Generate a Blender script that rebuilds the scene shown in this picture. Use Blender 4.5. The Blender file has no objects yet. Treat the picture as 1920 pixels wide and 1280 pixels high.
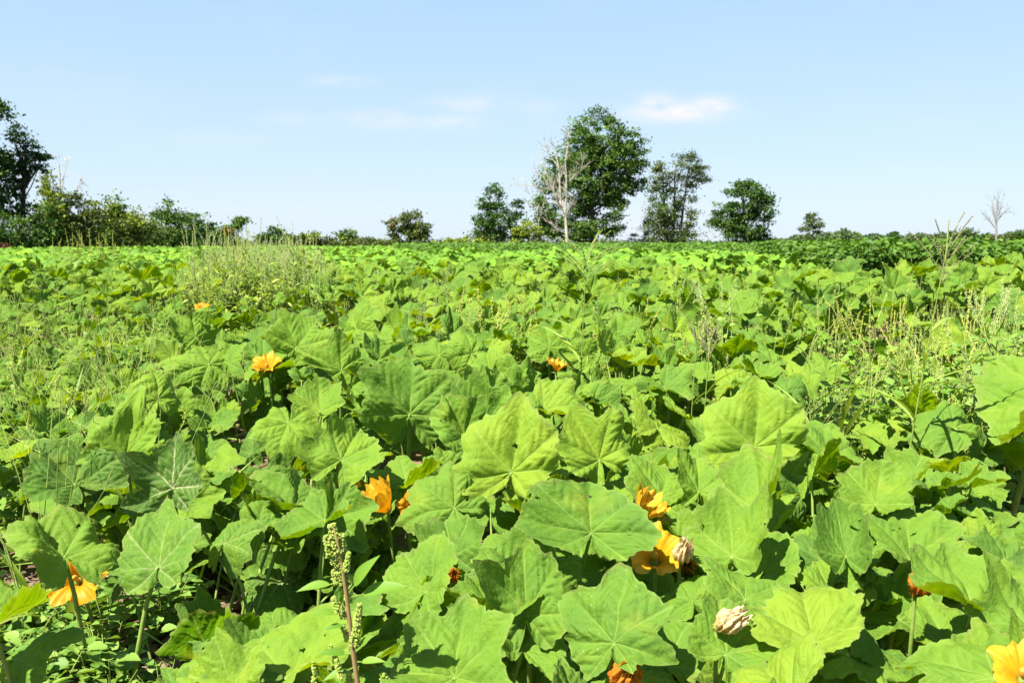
import bpy, math, random
import numpy as np
from mathutils import Matrix, Vector

random.seed(7)
RNG = np.random.default_rng(7)
SC = bpy.context.scene
COL = SC.collection
R = math.radians

# ------------------------------------------------------------------ camera
FPX = 1700.0                      # focal length in photo pixels (1920 wide)
CAM_H = 1.25
PITCH = math.atan((640 - 456) / FPX)
cam_d = bpy.data.cameras.new('camera')
cam = bpy.data.objects.new('camera', cam_d)
COL.objects.link(cam)
cam.location = (0, 0, CAM_H)
cam.rotation_euler = (math.pi / 2 - PITCH, 0, 0)
cam_d.sensor_width = 36.0
cam_d.lens = FPX / 1920 * 36.0
cam_d.clip_start = 0.05
cam_d.clip_end = 6000
cam_d.dof.use_dof = True
cam_d.dof.focus_distance = 2.6
cam_d.dof.aperture_fstop = 9.0
SC.camera = cam

# ------------------------------------------------------------------ sun, sky, exposure
SUN_EL, SUN_AZ = R(56), R(228)    # azimuth from +Y (view direction), clockwise: behind and to the left
sdir = Vector((math.sin(SUN_AZ) * math.cos(SUN_EL), math.cos(SUN_AZ) * math.cos(SUN_EL), math.sin(SUN_EL)))
sun_d = bpy.data.lights.new('sun', 'SUN')
sun_d.energy = 5.0
sun_d.angle = R(0.53)
sun_d.color = (1.0, 0.94, 0.84)
sun = bpy.data.objects.new('sun', sun_d)
COL.objects.link(sun)
sun.rotation_euler = sdir.to_track_quat('Z', 'Y').to_euler()
sun.location = sdir * 50

SC.view_settings.view_transform = 'Standard'
SC.view_settings.look = 'None'
SC.view_settings.gamma = 1
SC.view_settings.use_curve_mapping = False
SC.view_settings.exposure = 1.73
SC.cycles.max_bounces = 7
SC.cycles.diffuse_bounces = 3
SC.cycles.transmission_bounces = 5
SC.cycles.glossy_bounces = 2
SC.cycles.transparent_max_bounces = 4
SC.cycles.sample_clamp_indirect = 8

CP, SP = math.cos(PITCH), math.sin(PITCH)


def ray(px, py):
    a, b = (px - 960) / FPX, -(py - 640) / FPX
    return Vector((a, CP + b * SP, -SP + b * CP))


def at(px, py, Y):
    d = ray(px, py)
    return Vector((0, 0, CAM_H)) + d * (Y / d.y)


def atz(px, py, z):
    d = ray(px, py)
    return Vector((0, 0, CAM_H)) + d * ((z - CAM_H) / d.z)


def proj(p):
    x, y, z = p[0], p[1], p[2] - CAM_H
    f = y * CP - z * SP
    u = y * SP + z * CP
    return 960 + FPX * x / f, 640 - FPX * u / f, f


# ---- world
world = bpy.data.worlds.new('World')
SC.world = world
world.use_nodes = True
nt = world.node_tree
for n in list(nt.nodes):
    nt.nodes.remove(n)


def N(tree, typ, **kw):
    n = tree.nodes.new(typ)
    for k, v in kw.items():
        if k.startswith('i_'):
            key = k[2:]
            n.inputs[int(key) if key.isdigit() else key].default_value = v
        else:
            setattr(n, k, v)
    return n


def math_node(tree, op, a, b=None, c=None, clamp=False):
    n = tree.nodes.new('ShaderNodeMath')
    n.operation = op
    n.use_clamp = clamp
    for i, v in enumerate((a, b, c)):
        if v is None:
            continue
        if isinstance(v, (int, float)):
            n.inputs[i].default_value = v
        else:
            tree.links.new(v, n.inputs[i])
    return n.outputs[0]


out = N(nt, 'ShaderNodeOutputWorld')
bg = N(nt, 'ShaderNodeBackground')
bg.inputs['Strength'].default_value = 0.075
sky = N(nt, 'ShaderNodeTexSky', sky_type='NISHITA', sun_disc=False, sun_elevation=SUN_EL,
        sun_rotation=SUN_AZ, altitude=0, air_density=1.0, dust_density=0.5, ozone_density=1.2)
tc = N(nt, 'ShaderNodeTexCoord')
sep = N(nt, 'ShaderNodeSeparateXYZ')
nt.links.new(tc.outputs['Generated'], sep.inputs[0])
yc = math_node(nt, 'MAXIMUM', sep.outputs['Y'], 0.05)
uu = math_node(nt, 'DIVIDE', sep.outputs['X'], yc)
vv = math_node(nt, 'DIVIDE', sep.outputs['Z'], yc)
comb = N(nt, 'ShaderNodeCombineXYZ')
nt.links.new(uu, comb.inputs[0])
nt.links.new(math_node(nt, 'MULTIPLY', vv, 2.2), comb.inputs[1])
noi = N(nt, 'ShaderNodeTexNoise', i_Scale=26.0, i_Detail=7.0, i_Roughness=0.62)
nt.links.new(comb.outputs[0], noi.inputs['Vector'])
noi2 = N(nt, 'ShaderNodeTexNoise', i_Scale=5.0, i_Detail=6.0, i_Roughness=0.6)
nt.links.new(comb.outputs[0], noi2.inputs['Vector'])
cl = None
for (px, py, a, b, s) in ((1268, 210, 92, 19, 1.0), (1232, 196, 38, 18, .9), (1335, 198, 44, 16, .9), (880, 196, 75, 17, .42),
                          (712, 226, 85, 18, .40), (840, 230, 70, 15, .42), (640, 152, 52, 11, .34),
                          (560, 224, 70, 14, .22), (420, 262, 130, 16, .14), (1010, 200, 60, 15, .18),
                          (1215, 430, 150, 55, .30), (60, 330, 60, 12, .5), (480, 395, 300, 30, .14)):
    d = ray(px, py)
    u0, v0 = d.x / d.y, d.z / d.y
    du = math_node(nt, 'MULTIPLY', math_node(nt, 'SUBTRACT', uu, u0), FPX / a)
    dv = math_node(nt, 'MULTIPLY', math_node(nt, 'SUBTRACT', vv, v0), FPX / b)
    r2 = math_node(nt, 'ADD', math_node(nt, 'MULTIPLY', du, du), math_node(nt, 'MULTIPLY', dv, dv))
    m = math_node(nt, 'MULTIPLY', math_node(nt, 'EXPONENT', math_node(nt, 'MULTIPLY', r2, -1.1)), s)
    cl = m if cl is None else math_node(nt, 'MAXIMUM', cl, m)
nz = math_node(nt, 'MULTIPLY_ADD', noi.outputs['Fac'], 3.8, -1.0)
nz = math_node(nt, 'MULTIPLY', nz, 1.0, clamp=True)
cl = math_node(nt, 'MULTIPLY', cl, nz)
wisp = math_node(nt, 'MULTIPLY', math_node(nt, 'SUBTRACT', noi2.outputs['Fac'], 0.5, clamp=True), 0.35)
cl = math_node(nt, 'ADD', cl, wisp, clamp=True)
# thin summer haze: the clear sky blended with an even pale blue that deepens towards the zenith
hz = N(nt, 'ShaderNodeValToRGB')
for p_, c_ in [(.12, (.585, .775, .965)), (.30, (.44, .695, .945))]:
    hz.color_ramp.elements.new(p_).color = (*c_, 1)
hz.color_ramp.elements[0].position, hz.color_ramp.elements[0].color = 0.0, (.67, .815, .975, 1)
hz.color_ramp.elements[-1].position, hz.color_ramp.elements[-1].color = 1.0, (.16, .34, .66, 1)
nt.links.new(sep.outputs['Z'], hz.inputs[0])
hv = N(nt, 'ShaderNodeVectorMath', operation='SCALE', i_Scale=4.06)
nt.links.new(hz.outputs[0], hv.inputs[0])
hs = N(nt, 'ShaderNodeMix', data_type='RGBA')
hs.inputs['Factor'].default_value = 0.86
nt.links.new(sky.outputs[0], hs.inputs['A'])
nt.links.new(hv.outputs[0], hs.inputs['B'])
mx = N(nt, 'ShaderNodeMix', data_type='RGBA')
nt.links.new(cl, mx.inputs['Factor'])
nt.links.new(hs.outputs['Result'], mx.inputs['A'])
mx.inputs['B'].default_value = (4.05, 3.95, 4.0, 1)
nt.links.new(mx.outputs['Result'], bg.inputs['Color'])
nt.links.new(bg.outputs[0], out.inputs['Surface'])


# ------------------------------------------------------------------ materials
def new_mat(name):
    m = bpy.data.materials.new(name)
    m.use_nodes = True
    t = m.node_tree
    for n in list(t.nodes):
        t.nodes.remove(n)
    return m, t


ALB = 0.50          # overall reflectance level that goes with the exposure


def ramp(t, fac, stops):
    r = t.nodes.new('ShaderNodeValToRGB')
    while len(r.color_ramp.elements) < len(stops):
        r.color_ramp.elements.new(0.5)
    for e, (p, c) in zip(r.color_ramp.elements, stops):
        e.position = p
        e.color = (*[v * ALB for v in c], 1)
    t.links.new(fac, r.inputs[0])
    return r.outputs[0]


def mixc(t, fac, a, b, blend='MIX'):
    n = t.nodes.new('ShaderNodeMix')
    n.data_type = 'RGBA'
    n.blend_type = blend
    for key, v in (('Factor', fac), ('A', a), ('B', b)):
        if isinstance(v, (int, float)):
            n.inputs[key].default_value = v
        elif isinstance(v, tuple):
            n.inputs[key].default_value = (*v, 1)
        else:
            t.links.new(v, n.inputs[key])
    return n.outputs['Result']


def leafy(t, col, trans_col, trans=0.35, rough=0.5, spec=0.35, bump=None, sheen=0.0):
    p = N(t, 'ShaderNodeBsdfPrincipled', i_Roughness=rough)
    p.inputs['Specular IOR Level'].default_value = spec
    if sheen:
        p.inputs['Sheen Weight'].default_value = sheen
        p.inputs['Sheen Roughness'].default_value = 0.5
    tr = N(t, 'ShaderNodeBsdfTranslucent')
    ms = N(t, 'ShaderNodeMixShader', i_Fac=trans)
    o = N(t, 'ShaderNodeOutputMaterial')
    t.links.new(col, p.inputs['Base Color'])
    t.links.new(trans_col, tr.inputs['Color'])
    if bump is not None:
        t.links.new(bump, p.inputs['Normal'])
    t.links.new(p.outputs[0], ms.inputs[1])
    t.links.new(tr.outputs[0], ms.inputs[2])
    t.links.new(ms.outputs[0], o.inputs['Surface'])


GREENS = [(0.0, (0.050, 0.165, 0.005)), (0.35, (0.165, 0.385, 0.002)), (0.7, (0.335, 0.590, 0.002)), (1.0, (0.530, 0.735, 0.003))]


def pumpkin_leaf_mat(name, stuff=False):
    m, t = new_mat(name)
    if stuff:
        at_ = N(t, 'ShaderNodeAttribute', attribute_name='tone')
        tone = at_.outputs['Fac']
        tcv = N(t, 'ShaderNodeTexCoord').outputs['Object']
    else:
        oi = N(t, 'ShaderNodeObjectInfo')
        sp_ = N(t, 'ShaderNodeSeparateColor')
        t.links.new(oi.outputs['Color'], sp_.inputs[0])
        tone = sp_.outputs[0]
        tco = N(t, 'ShaderNodeTexCoord')
        va = N(t, 'ShaderNodeVectorMath', operation='ADD')
        t.links.new(tco.outputs['Object'], va.inputs[0])
        mul = math_node(t, 'MULTIPLY', oi.outputs['Random'], 37.0)
        t.links.new(mul, va.inputs[1])
        tcv = va.outputs[0]
    n1 = N(t, 'ShaderNodeTexNoise', i_Scale=(2.2 if not stuff else 6.0), i_Detail=5.0)
    t.links.new(tcv, n1.inputs['Vector'])
    tone2 = math_node(t, 'ADD', tone, math_node(t, 'MULTIPLY', math_node(t, 'SUBTRACT', n1.outputs['Fac'], 0.5), 0.8), clamp=True)
    col = ramp(t, tone2, GREENS)
    if stuff:
        col = mixc(t, 0.42, col, (0.17, 0.30, 0.06))
    bump = None
    if not stuff:
        ve = N(t, 'ShaderNodeAttribute', attribute_name='vein')
        ed = N(t, 'ShaderNodeAttribute', attribute_name='rim')
        col = mixc(t, math_node(t, 'MULTIPLY', ve.outputs['Fac'], 0.40, clamp=True), col, (0.42, 0.52, 0.10))
        col = mixc(t, math_node(t, 'MULTIPLY', math_node(t, 'POWER', ed.outputs['Fac'], 26.0), 0.5), col, (0.32, 0.40, 0.10))
        # small pale flecks and dry scabs, as on the older leaves
        vo = N(t, 'ShaderNodeTexNoise', i_Scale=19.0, i_Detail=2.0)
        t.links.new(tcv, vo.inputs['Vector'])
        fl = math_node(t, 'MULTIPLY', math_node(t, 'SUBTRACT', vo.outputs['Fac'], 0.70, clamp=True), 7.0, clamp=True)
        n3 = N(t, 'ShaderNodeTexNoise', i_Scale=1.3, i_Detail=1.0)
        t.links.new(tcv, n3.inputs['Vector'])
        fl = math_node(t, 'MULTIPLY', fl, math_node(t, 'MULTIPLY', math_node(t, 'SUBTRACT', n3.outputs['Fac'], 0.5, clamp=True), 6.0, clamp=True))
        col = mixc(t, fl, col, (0.32, 0.32, 0.16))
        # yellowing patches and brown rims on some leaves
        n6 = N(t, 'ShaderNodeTexNoise', i_Scale=1.7, i_Detail=3.0)
        t.links.new(tcv, n6.inputs['Vector'])
        ag = math_node(t, 'MULTIPLY', math_node(t, 'SUBTRACT', n6.outputs['Fac'], 0.60, clamp=True), 5.0, clamp=True)
        col = mixc(t, math_node(t, 'MULTIPLY', ag, 0.45), col, (0.46, 0.44, 0.02))
        br = math_node(t, 'MULTIPLY', math_node(t, 'POWER', ed.outputs['Fac'], 34.0), math_node(t, 'MULTIPLY', math_node(t, 'SUBTRACT', n3.outputs['Fac'], 0.52, clamp=True), 8.0, clamp=True))
        col = mixc(t, math_node(t, 'MULTIPLY', br, 0.8), col, (0.24, 0.16, 0.06))
        # old leaves: chafed veins (object colour G) and white flecks (object colour B)
        n4 = N(t, 'ShaderNodeTexNoise', i_Scale=11.0, i_Detail=6.0, i_Roughness=0.7)
        t.links.new(tcv, n4.inputs['Vector'])
        sc_ = math_node(t, 'MULTIPLY', math_node(t, 'SUBTRACT', n4.outputs['Fac'], 0.42, clamp=True), 9.0, clamp=True)
        sc_ = math_node(t, 'MULTIPLY', math_node(t, 'MULTIPLY', sc_, math_node(t, 'MULTIPLY', ve.outputs['Fac'], 1.5, clamp=True)), sp_.outputs[1])
        col = mixc(t, sc_, col, (0.62, 0.55, 0.38))
        n5 = N(t, 'ShaderNodeTexVoronoi', i_Scale=13.0)
        t.links.new(tcv, n5.inputs['Vector'])
        fk = math_node(t, 'MULTIPLY', math_node(t, 'LESS_THAN', n5.outputs['Distance'], 0.12), math_node(t, 'MULTIPLY', math_node(t, 'SUBTRACT', n1.outputs['Fac'], 0.47, clamp=True), 9.0, clamp=True))
        col = mixc(t, math_node(t, 'MULTIPLY', fk, math_node(t, 'MULTIPLY', sp_.outputs[2], 0.55)), col, (0.72, 0.72, 0.62))
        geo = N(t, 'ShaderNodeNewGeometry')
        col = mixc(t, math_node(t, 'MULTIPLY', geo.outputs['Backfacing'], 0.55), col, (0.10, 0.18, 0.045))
        n2 = N(t, 'ShaderNodeTexNoise', i_Scale=16.0, i_Detail=4.0, i_Roughness=0.6)
        t.links.new(tcv, n2.inputs['Vector'])
        b = N(t, 'ShaderNodeBump', i_Strength=0.28, i_Distance=0.02)
        t.links.new(n2.outputs['Fac'], b.inputs['Height'])
        bump = b.outputs[0]
    tcol = mixc(t, 1.0, col, (1.35, 1.22, 0.3), 'MULTIPLY')
    leafy(t, col, tcol, trans=(0.16 if stuff else 0.34), rough=0.45, spec=(0.03 if stuff else 0.05), bump=bump)
    return m


M = {}
M['leaf'] = pumpkin_leaf_mat('pumpkin_leaf')
M['leaf_far'] = pumpkin_leaf_mat('pumpkin_leaf_far', True)


def simple_leaf(name, dark, light, trans=0.3, rough=0.55, spec=0.3, tint=(1.3, 1.25, 0.5)):
    """leaf colour spread by the per-leaf 'tone' attribute stored in the mesh, plus per-object variation"""
    m, t = new_mat(name)
    a = N(t, 'ShaderNodeAttribute', attribute_name='tone')
    oi = N(t, 'ShaderNodeObjectInfo')
    f = math_node(t, 'ADD', a.outputs['Fac'], math_node(t, 'MULTIPLY', math_node(t, 'SUBTRACT', oi.outputs['Random'], 0.5), 0.3), clamp=True)
    col = ramp(t, f, [(0, dark), (1, light)])
    leafy(t, col, mixc(t, 1.0, col, tint, 'MULTIPLY'), trans, rough, spec)
    return m


def plain(name, c1, c2, scale=8.0, rough=0.7, spec=0.25, bump=0.3, detail=5.0):
    m, t = new_mat(name)
    tcn = N(t, 'ShaderNodeTexCoord')
    no = N(t, 'ShaderNodeTexNoise', i_Scale=scale, i_Detail=detail, i_Roughness=0.62)
    t.links.new(tcn.outputs['Object'], no.inputs['Vector'])
    col = ramp(t, no.outputs['Fac'], [(0.3, c1), (0.7, c2)])
    p = N(t, 'ShaderNodeBsdfPrincipled', i_Roughness=rough)
    p.inputs['Specular IOR Level'].default_value = spec
    t.links.new(col, p.inputs['Base Color'])
    if bump:
        b = N(t, 'ShaderNodeBump', i_Strength=bump, i_Distance=0.01)
        t.links.new(no.outputs['Fac'], b.inputs['Height'])
        t.links.new(b.outputs[0], p.inputs['Normal'])
    o = N(t, 'ShaderNodeOutputMaterial')
    t.links.new(p.outputs[0], o.inputs['Surface'])
    return m


M['petiole'] = plain('petiole', (0.20, 0.34, 0.05), (0.40, 0.54, 0.11), 20, 0.6, 0.3, 0.2)
M['soil'] = plain('soil', (0.11, 0.07, 0.042), (0.40, 0.275, 0.18), 9, 0.95, 0.05, 0.9, 9)
M['clod'] = plain('clod', (0.14, 0.092, 0.055), (0.44, 0.31, 0.205), 14, 0.95, 0.05, 0.8, 8)
M['straw'] = plain('straw', (0.36, 0.27, 0.16), (0.55, 0.45, 0.30), 30, 0.8, 0.2, 0.2)
M['weed_stem'] = plain('weed_stem', (0.22, 0.34, 0.05), (0.40, 0.48, 0.11), 14, 0.7, 0.2, 0.2)
M['pig_stem'] = plain('pigweed_stem', (0.34, 0.30, 0.10), (0.50, 0.30, 0.14), 9, 0.65, 0.25, 0.2)
M['pig_head'] = plain('pigweed_seed', (0.34, 0.50, 0.06), (0.70, 0.84, 0.20), 60, 0.8, 0.15, 0)
M['seed_pale'] = plain('pale_seed', (0.38, 0.52, 0.10), (0.84, 0.90, 0.42), 60, 0.8, 0.15, 0)
M['seed_yellow'] = plain('yellow_seed', (0.46, 0.58, 0.06), (0.90, 0.90, 0.24), 60, 0.8, 0.15, 0)
M['grass_spike'] = plain('grass_spike', (0.20, 0.17, 0.10), (0.52, 0.52, 0.24), 30, 0.7, 0.2, 0)
M['grass_spike_pale'] = plain('grass_spike_pale', (0.24, 0.38, 0.06), (0.52, 0.62, 0.17), 30, 0.7, 0.2, 0)
M['weed_leaf'] = simple_leaf('weed_leaf', (0.13, 0.33, 0.015), (0.35, 0.58, 0.06), 0.3)
M['weed_light'] = simple_leaf('weed_leaf_light', (0.32, 0.52, 0.02), (0.66, 0.80, 0.11), 0.36)
M['lambs_leaf'] = simple_leaf('lambsquarters_leaf', (0.14, 0.34, 0.03), (0.38, 0.60, 0.10), 0.3)
M['grass_leaf'] = simple_leaf('grass_leaf', (0.22, 0.42, 0.04), (0.52, 0.68, 0.12), 0.3)
M['soy_leaf'] = simple_leaf('soy_leaf', (0.058, 0.165, 0.010), (0.185, 0.370, 0.022), 0.25, 0.55, 0.3)
M['soy_yellow'] = simple_leaf('soy_leaf_yellow', (0.20, 0.28, 0.03), (0.42, 0.46, 0.07), 0.3)
M['bark'] = plain('bark', (0.07, 0.055, 0.04), (0.17, 0.14, 0.11), 3, 0.9, 0.1, 0.8)
M['dead_wood'] = plain('dead_wood', (0.56, 0.50, 0.40), (0.84, 0.77, 0.65), 2, 0.85, 0.1, 0.4)
M['dead_pale'] = plain('dead_pale_wood', (0.34, 0.32, 0.31), (0.48, 0.45, 0.43), 2, 0.85, 0.1, 0.4)


def flower_mat(name, base, edge, deep):
    m, t = new_mat(name)
    a = N(t, 'ShaderNodeAttribute', attribute_name='rim')
    v = N(t, 'ShaderNodeAttribute', attribute_name='vein')
    col = ramp(t, a.outputs['Fac'], [(0.0, deep), (0.45, base), (1.0, edge)])
    col = mixc(t, math_node(t, 'MULTIPLY', v.outputs['Fac'], 0.4), col, deep)
    leafy(t, col, mixc(t, 1.0, col, (1.2, 0.95, 0.5), 'MULTIPLY'), 0.35, 0.5, 0.25)
    return m


M['flower'] = flower_mat('pumpkin_blossom', (1.05, 0.45, 0.010), (1.15, 0.56, 0.018), (0.88, 0.30, 0.01))
M['flower_gold'] = flower_mat('pumpkin_blossom_gold', (1.1, 0.56, 0.015), (1.1, 0.66, 0.04), (0.95, 0.42, 0.01))
M['flower_dry'] = flower_mat('withered_blossom', (1.1, 0.86, 0.42), (1.1, 0.92, 0.56), (0.9, 0.55, 0.14))
M['flower_rust'] = flower_mat('rusty_blossom', (0.85, 0.30, 0.02), (1.0, 0.46, 0.05), (0.6, 0.18, 0.02))
M['stamen'] = plain('stamen', (0.70, 0.42, 0.05), (0.85, 0.60, 0.10), 60, 0.8, 0.1, 0)


# ------------------------------------------------------------------ mesh helpers
def mesh_np(name, V, faces, mat, attrs=None, smooth=True):
    """faces: list of int arrays (k,3) or (k,4)"""
    me = bpy.data.meshes.new(name)
    V = np.asarray(V, dtype=np.float32)
    me.vertices.add(len(V))
    me.vertices.foreach_set('co', V.ravel())
    idx, starts, tot, p = [], [], [], 0
    for f in faces:
        f = np.asarray(f, dtype=np.int32)
        if len(f) == 0:
            continue
        k = f.shape[1]
        idx.append(f.ravel())
        starts.append(p + np.arange(len(f)) * k)
        tot.append(np.full(len(f), k))
        p += f.size
    idx = np.concatenate(idx)
    starts = np.concatenate(starts).astype(np.int32)
    tot = np.concatenate(tot).astype(np.int32)
    me.loops.add(len(idx))
    me.loops.foreach_set('vertex_index', idx)
    me.polygons.add(len(starts))
    me.polygons.foreach_set('loop_start', starts)
    me.polygons.foreach_set('loop_total', tot)
    for k, a in (attrs or {}).items():
        at_ = me.attributes.new(k, 'FLOAT', 'POINT')
        at_.data.foreach_set('value', np.asarray(a, dtype=np.float32))
    if mat is not None:
        me.materials.append(mat)
    me.update(calc_edges=True)
    me.validate()
    me.polygons.foreach_set('use_smooth', np.full(len(me.polygons), smooth))
    return me


class MB:
    """collects tubes, leaves and lumps into one mesh"""

    def __init__(self):
        self.V, self.F3, self.F4, self.T, self.n = [], [], [], [], 0

    def add(self, V, f3=None, f4=None, tone=0.5):
        V = np.asarray(V, dtype=np.float64)
        if f3 is not None and len(f3):
            self.F3.append(np.asarray(f3) + self.n)
        if f4 is not None and len(f4):
            self.F4.append(np.asarray(f4) + self.n)
        self.V.append(V)
        self.T.append(np.full(len(V), tone) if np.isscalar(tone) else np.asarray(tone))
        self.n += len(V)

    def tube(self, pts, rad, sides=6, tone=0.5):
        pts = np.asarray([tuple(p) for p in pts], dtype=np.float64)
        m = len(pts)
        rad = np.full(m, rad) if np.isscalar(rad) else np.asarray(rad)
        d = np.gradient(pts, axis=0)
        d /= np.linalg.norm(d, axis=1)[:, None] + 1e-9
        ref = np.array([1.0, 0, 0]) if abs(d[:, 0]).mean() < 0.8 else np.array([0, 1.0, 0])
        a = np.cross(d, ref)
        a /= np.linalg.norm(a, axis=1)[:, None] + 1e-9
        b = np.cross(d, a)
        ang = np.arange(sides) * 2 * math.pi / sides
        V = (pts[:, None, :] + rad[:, None, None] * (a[:, None, :] * np.cos(ang)[None, :, None] + b[:, None, :] * np.sin(ang)[None, :, None])).reshape(-1, 3)
        i = np.arange(m - 1)[:, None] * sides
        j = np.arange(sides)[None, :]
        k = (j + 1) % sides
        q = np.stack([i + j, i + k, i + sides + k, i + sides + j], -1).reshape(-1, 4)
        V = np.vstack([V, pts[-1:] + d[-1:] * rad[-1]])
        tip = len(V) - 1
        base = (m - 1) * sides
        f3 = np.stack([base + np.arange(sides), base + (np.arange(sides) + 1) % sides, np.full(sides, tip)], -1)
        self.add(V, f3, q, tone)

    def leaves(self, tmpl, P, D, Nn, S, tone):
        """many copies of a leaf template: tip along D, face along Nn"""
        TV, f3, f4 = tmpl
        P, D, Nn, S = np.asarray(P), np.asarray(D), np.asarray(Nn), np.asarray(S)
        D = D / (np.linalg.norm(D, axis=1)[:, None] + 1e-9)
        Nn = Nn - D * (Nn * D).sum(1)[:, None]
        Nn = Nn / (np.linalg.norm(Nn, axis=1)[:, None] + 1e-9)
        X = np.cross(D, Nn)
        V = P[:, None, :] + S[:, None, None] * (TV[None, :, 0:1] * X[:, None, :] + TV[None, :, 1:2] * D[:, None, :] + TV[None, :, 2:3] * Nn[:, None, :])
        k, nv = len(P), len(TV)
        off = (np.arange(k) * nv)[:, None, None]
        F3 = (np.asarray(f3)[None] + off).reshape(-1, 3) if f3 is not None and len(f3) else None
        F4 = (np.asarray(f4)[None] + off).reshape(-1, 4) if f4 is not None and len(f4) else None
        self.add(V.reshape(-1, 3), F3, F4, np.repeat(np.asarray(tone), nv))

    def mesh(self, name, mat, smooth=True, origin=(0, 0, 0)):
        V = np.vstack(self.V) - np.asarray(tuple(origin))
        faces = []
        if self.F3:
            faces.append(np.vstack(self.F3))
        if self.F4:
            faces.append(np.vstack(self.F4))
        return mesh_np(name, V, faces, mat, {'tone': np.concatenate(self.T)}, smooth)


def link(name, data, parent=None, kind=None, loc=None):
    o = bpy.data.objects.new(name, data)
    COL.objects.link(o)
    if parent is not None:
        o.parent = parent
    if loc is not None:
        o.location = loc
    if kind:
        o['kind'] = kind
    return o


def thing(name, label, cat, loc=(0, 0, 0), group=None, rz=0.0, scale=1.0):
    o = bpy.data.objects.new(name, None)
    o.empty_display_size = 0.1
    COL.objects.link(o)
    o.location = loc
    o.rotation_euler = (0, 0, rz)
    o.scale = (scale,) * 3
    o['label'] = label
    o['category'] = cat
    if group:
        o['group'] = group
    return o


def nrm(v):
    v = np.asarray(v, dtype=np.float64)
    return v / (np.linalg.norm(v) + 1e-9)


# ---- leaf templates (tip along +Y, face +Z)
T_RHOMB = (np.array([[0, 0, 0], [.32, .45, .06], [0, 1, -.05], [-.32, .45, .06]]), [[0, 1, 2], [0, 2, 3]], None)
T_OVAL = (np.array([[0, 0, 0], [.26, .25, .05], [.33, .5, .07], [.2, .8, .03], [0, 1, -.06], [-.2, .8, .03], [-.33, .5, .07], [-.26, .25, .05], [0, .5, 0]]),
          [[0, 1, 8], [1, 2, 8], [2, 3, 8], [3, 4, 8], [4, 5, 8], [5, 6, 8], [6, 7, 8], [7, 0, 8]], None)
T_LANCE = (np.array([[0, 0, 0], [.13, .3, .04], [.12, .6, .03], [0, 1, -.16], [-.12, .6, .03], [-.13, .3, .04], [0, .3, 0], [0, .6, -.02]]),
           [[0, 1, 6], [0, 6, 5], [2, 3, 7], [3, 4, 7]], [[1, 2, 7, 6], [6, 7, 4, 5]])
T_GOOSE = (np.array([[0, 0, 0], [.14, .16, .02], [.36, .34, .05], [.24, .5, .04], [.22, .68, .03], [0, 1, -.08], [-.22, .68, .03], [-.24, .5, .04], [-.36, .34, .05], [-.14, .16, .02], [0, .4, 0]]),
           [[0, 1, 10], [1, 2, 10], [2, 3, 10], [3, 4, 10], [4, 5, 10], [5, 6, 10], [6, 7, 10], [7, 8, 10], [8, 9, 10], [9, 0, 10]], None)
_o = np.array([[1, 0, 0], [-1, 0, 0], [0, 1, 0], [0, -1, 0], [0, 0, 1], [0, 0, -1]], dtype=float) * .5
T_BEAD = (_o, [[0, 2, 4], [2, 1, 4], [1, 3, 4], [3, 0, 4], [2, 0, 5], [1, 2, 5], [3, 1, 5], [0, 3, 5]], None)


def rand_unit(n, up=0.0):
    v = RNG.normal(size=(n, 3))
    v /= np.linalg.norm(v, axis=1)[:, None]
    v[:, 2] += up
    return v / np.linalg.norm(v, axis=1)[:, None]


# ------------------------------------------------------------------ terrain
def smooth(a, b, x):
    t = np.clip((np.asarray(x, dtype=float) - a) / (b - a), 0, 1)
    return t * t * (3 - 2 * t)


def vnoise(x, y, seed=0):
    x, y = np.asarray(x, dtype=float), np.asarray(y, dtype=float)
    return (np.sin(x * 1.7 + seed) * np.cos(y * 1.3 - seed * .7) + np.sin(x * .9 - y * 1.1 + seed * 2.1) + .5 * np.sin(x * 3.1 + y * 2.3 + seed)) / 2.5


def ground(x, y):
    return 0.25 * smooth(2.5, 11, y)


def canopy(x, y):
    """height of the leaf canopy above the ground"""
    c = 0.44 + 0.20 * smooth(2.6, 8.5, y) + 0.13 * vnoise(x * .8, y * .8, 3)
    c = c + 0.22 * np.exp(-(((x + .45) / 1.15) ** 2 + ((y - 4.1) / .95) ** 2))
    c = c - 0.14 * smooth(-1.3, -2.6, x) * smooth(9, 6, y)
    return c


# near soil: fine sheet with clods and furrows; far: coarse sheet to the horizon
def sheet(name, x0, x1, y0, y1, nx, ny, mat, rough, hole=None):
    xs, ys = np.linspace(x0, x1, nx), np.linspace(y0, y1, ny)
    X, Y = np.meshgrid(xs, ys)
    Z = ground(X, Y)
    if rough:
        Z = Z + 0.018 * vnoise(X * 9, Y * 9, 1) + 0.012 * vnoise(X * 23, Y * 21, 5) + 0.006 * RNG.normal(size=X.shape)
    V = np.stack([X, Y, Z], -1).reshape(-1, 3)
    i = np.arange(ny - 1)[:, None] * nx + np.arange(nx - 1)[None, :]
    q = np.stack([i, i + 1, i + nx + 1, i + nx], -1).reshape(-1, 4)
    me = mesh_np(name, V, [q], mat)
    o = link(name, me, kind='structure')
    return o


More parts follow.
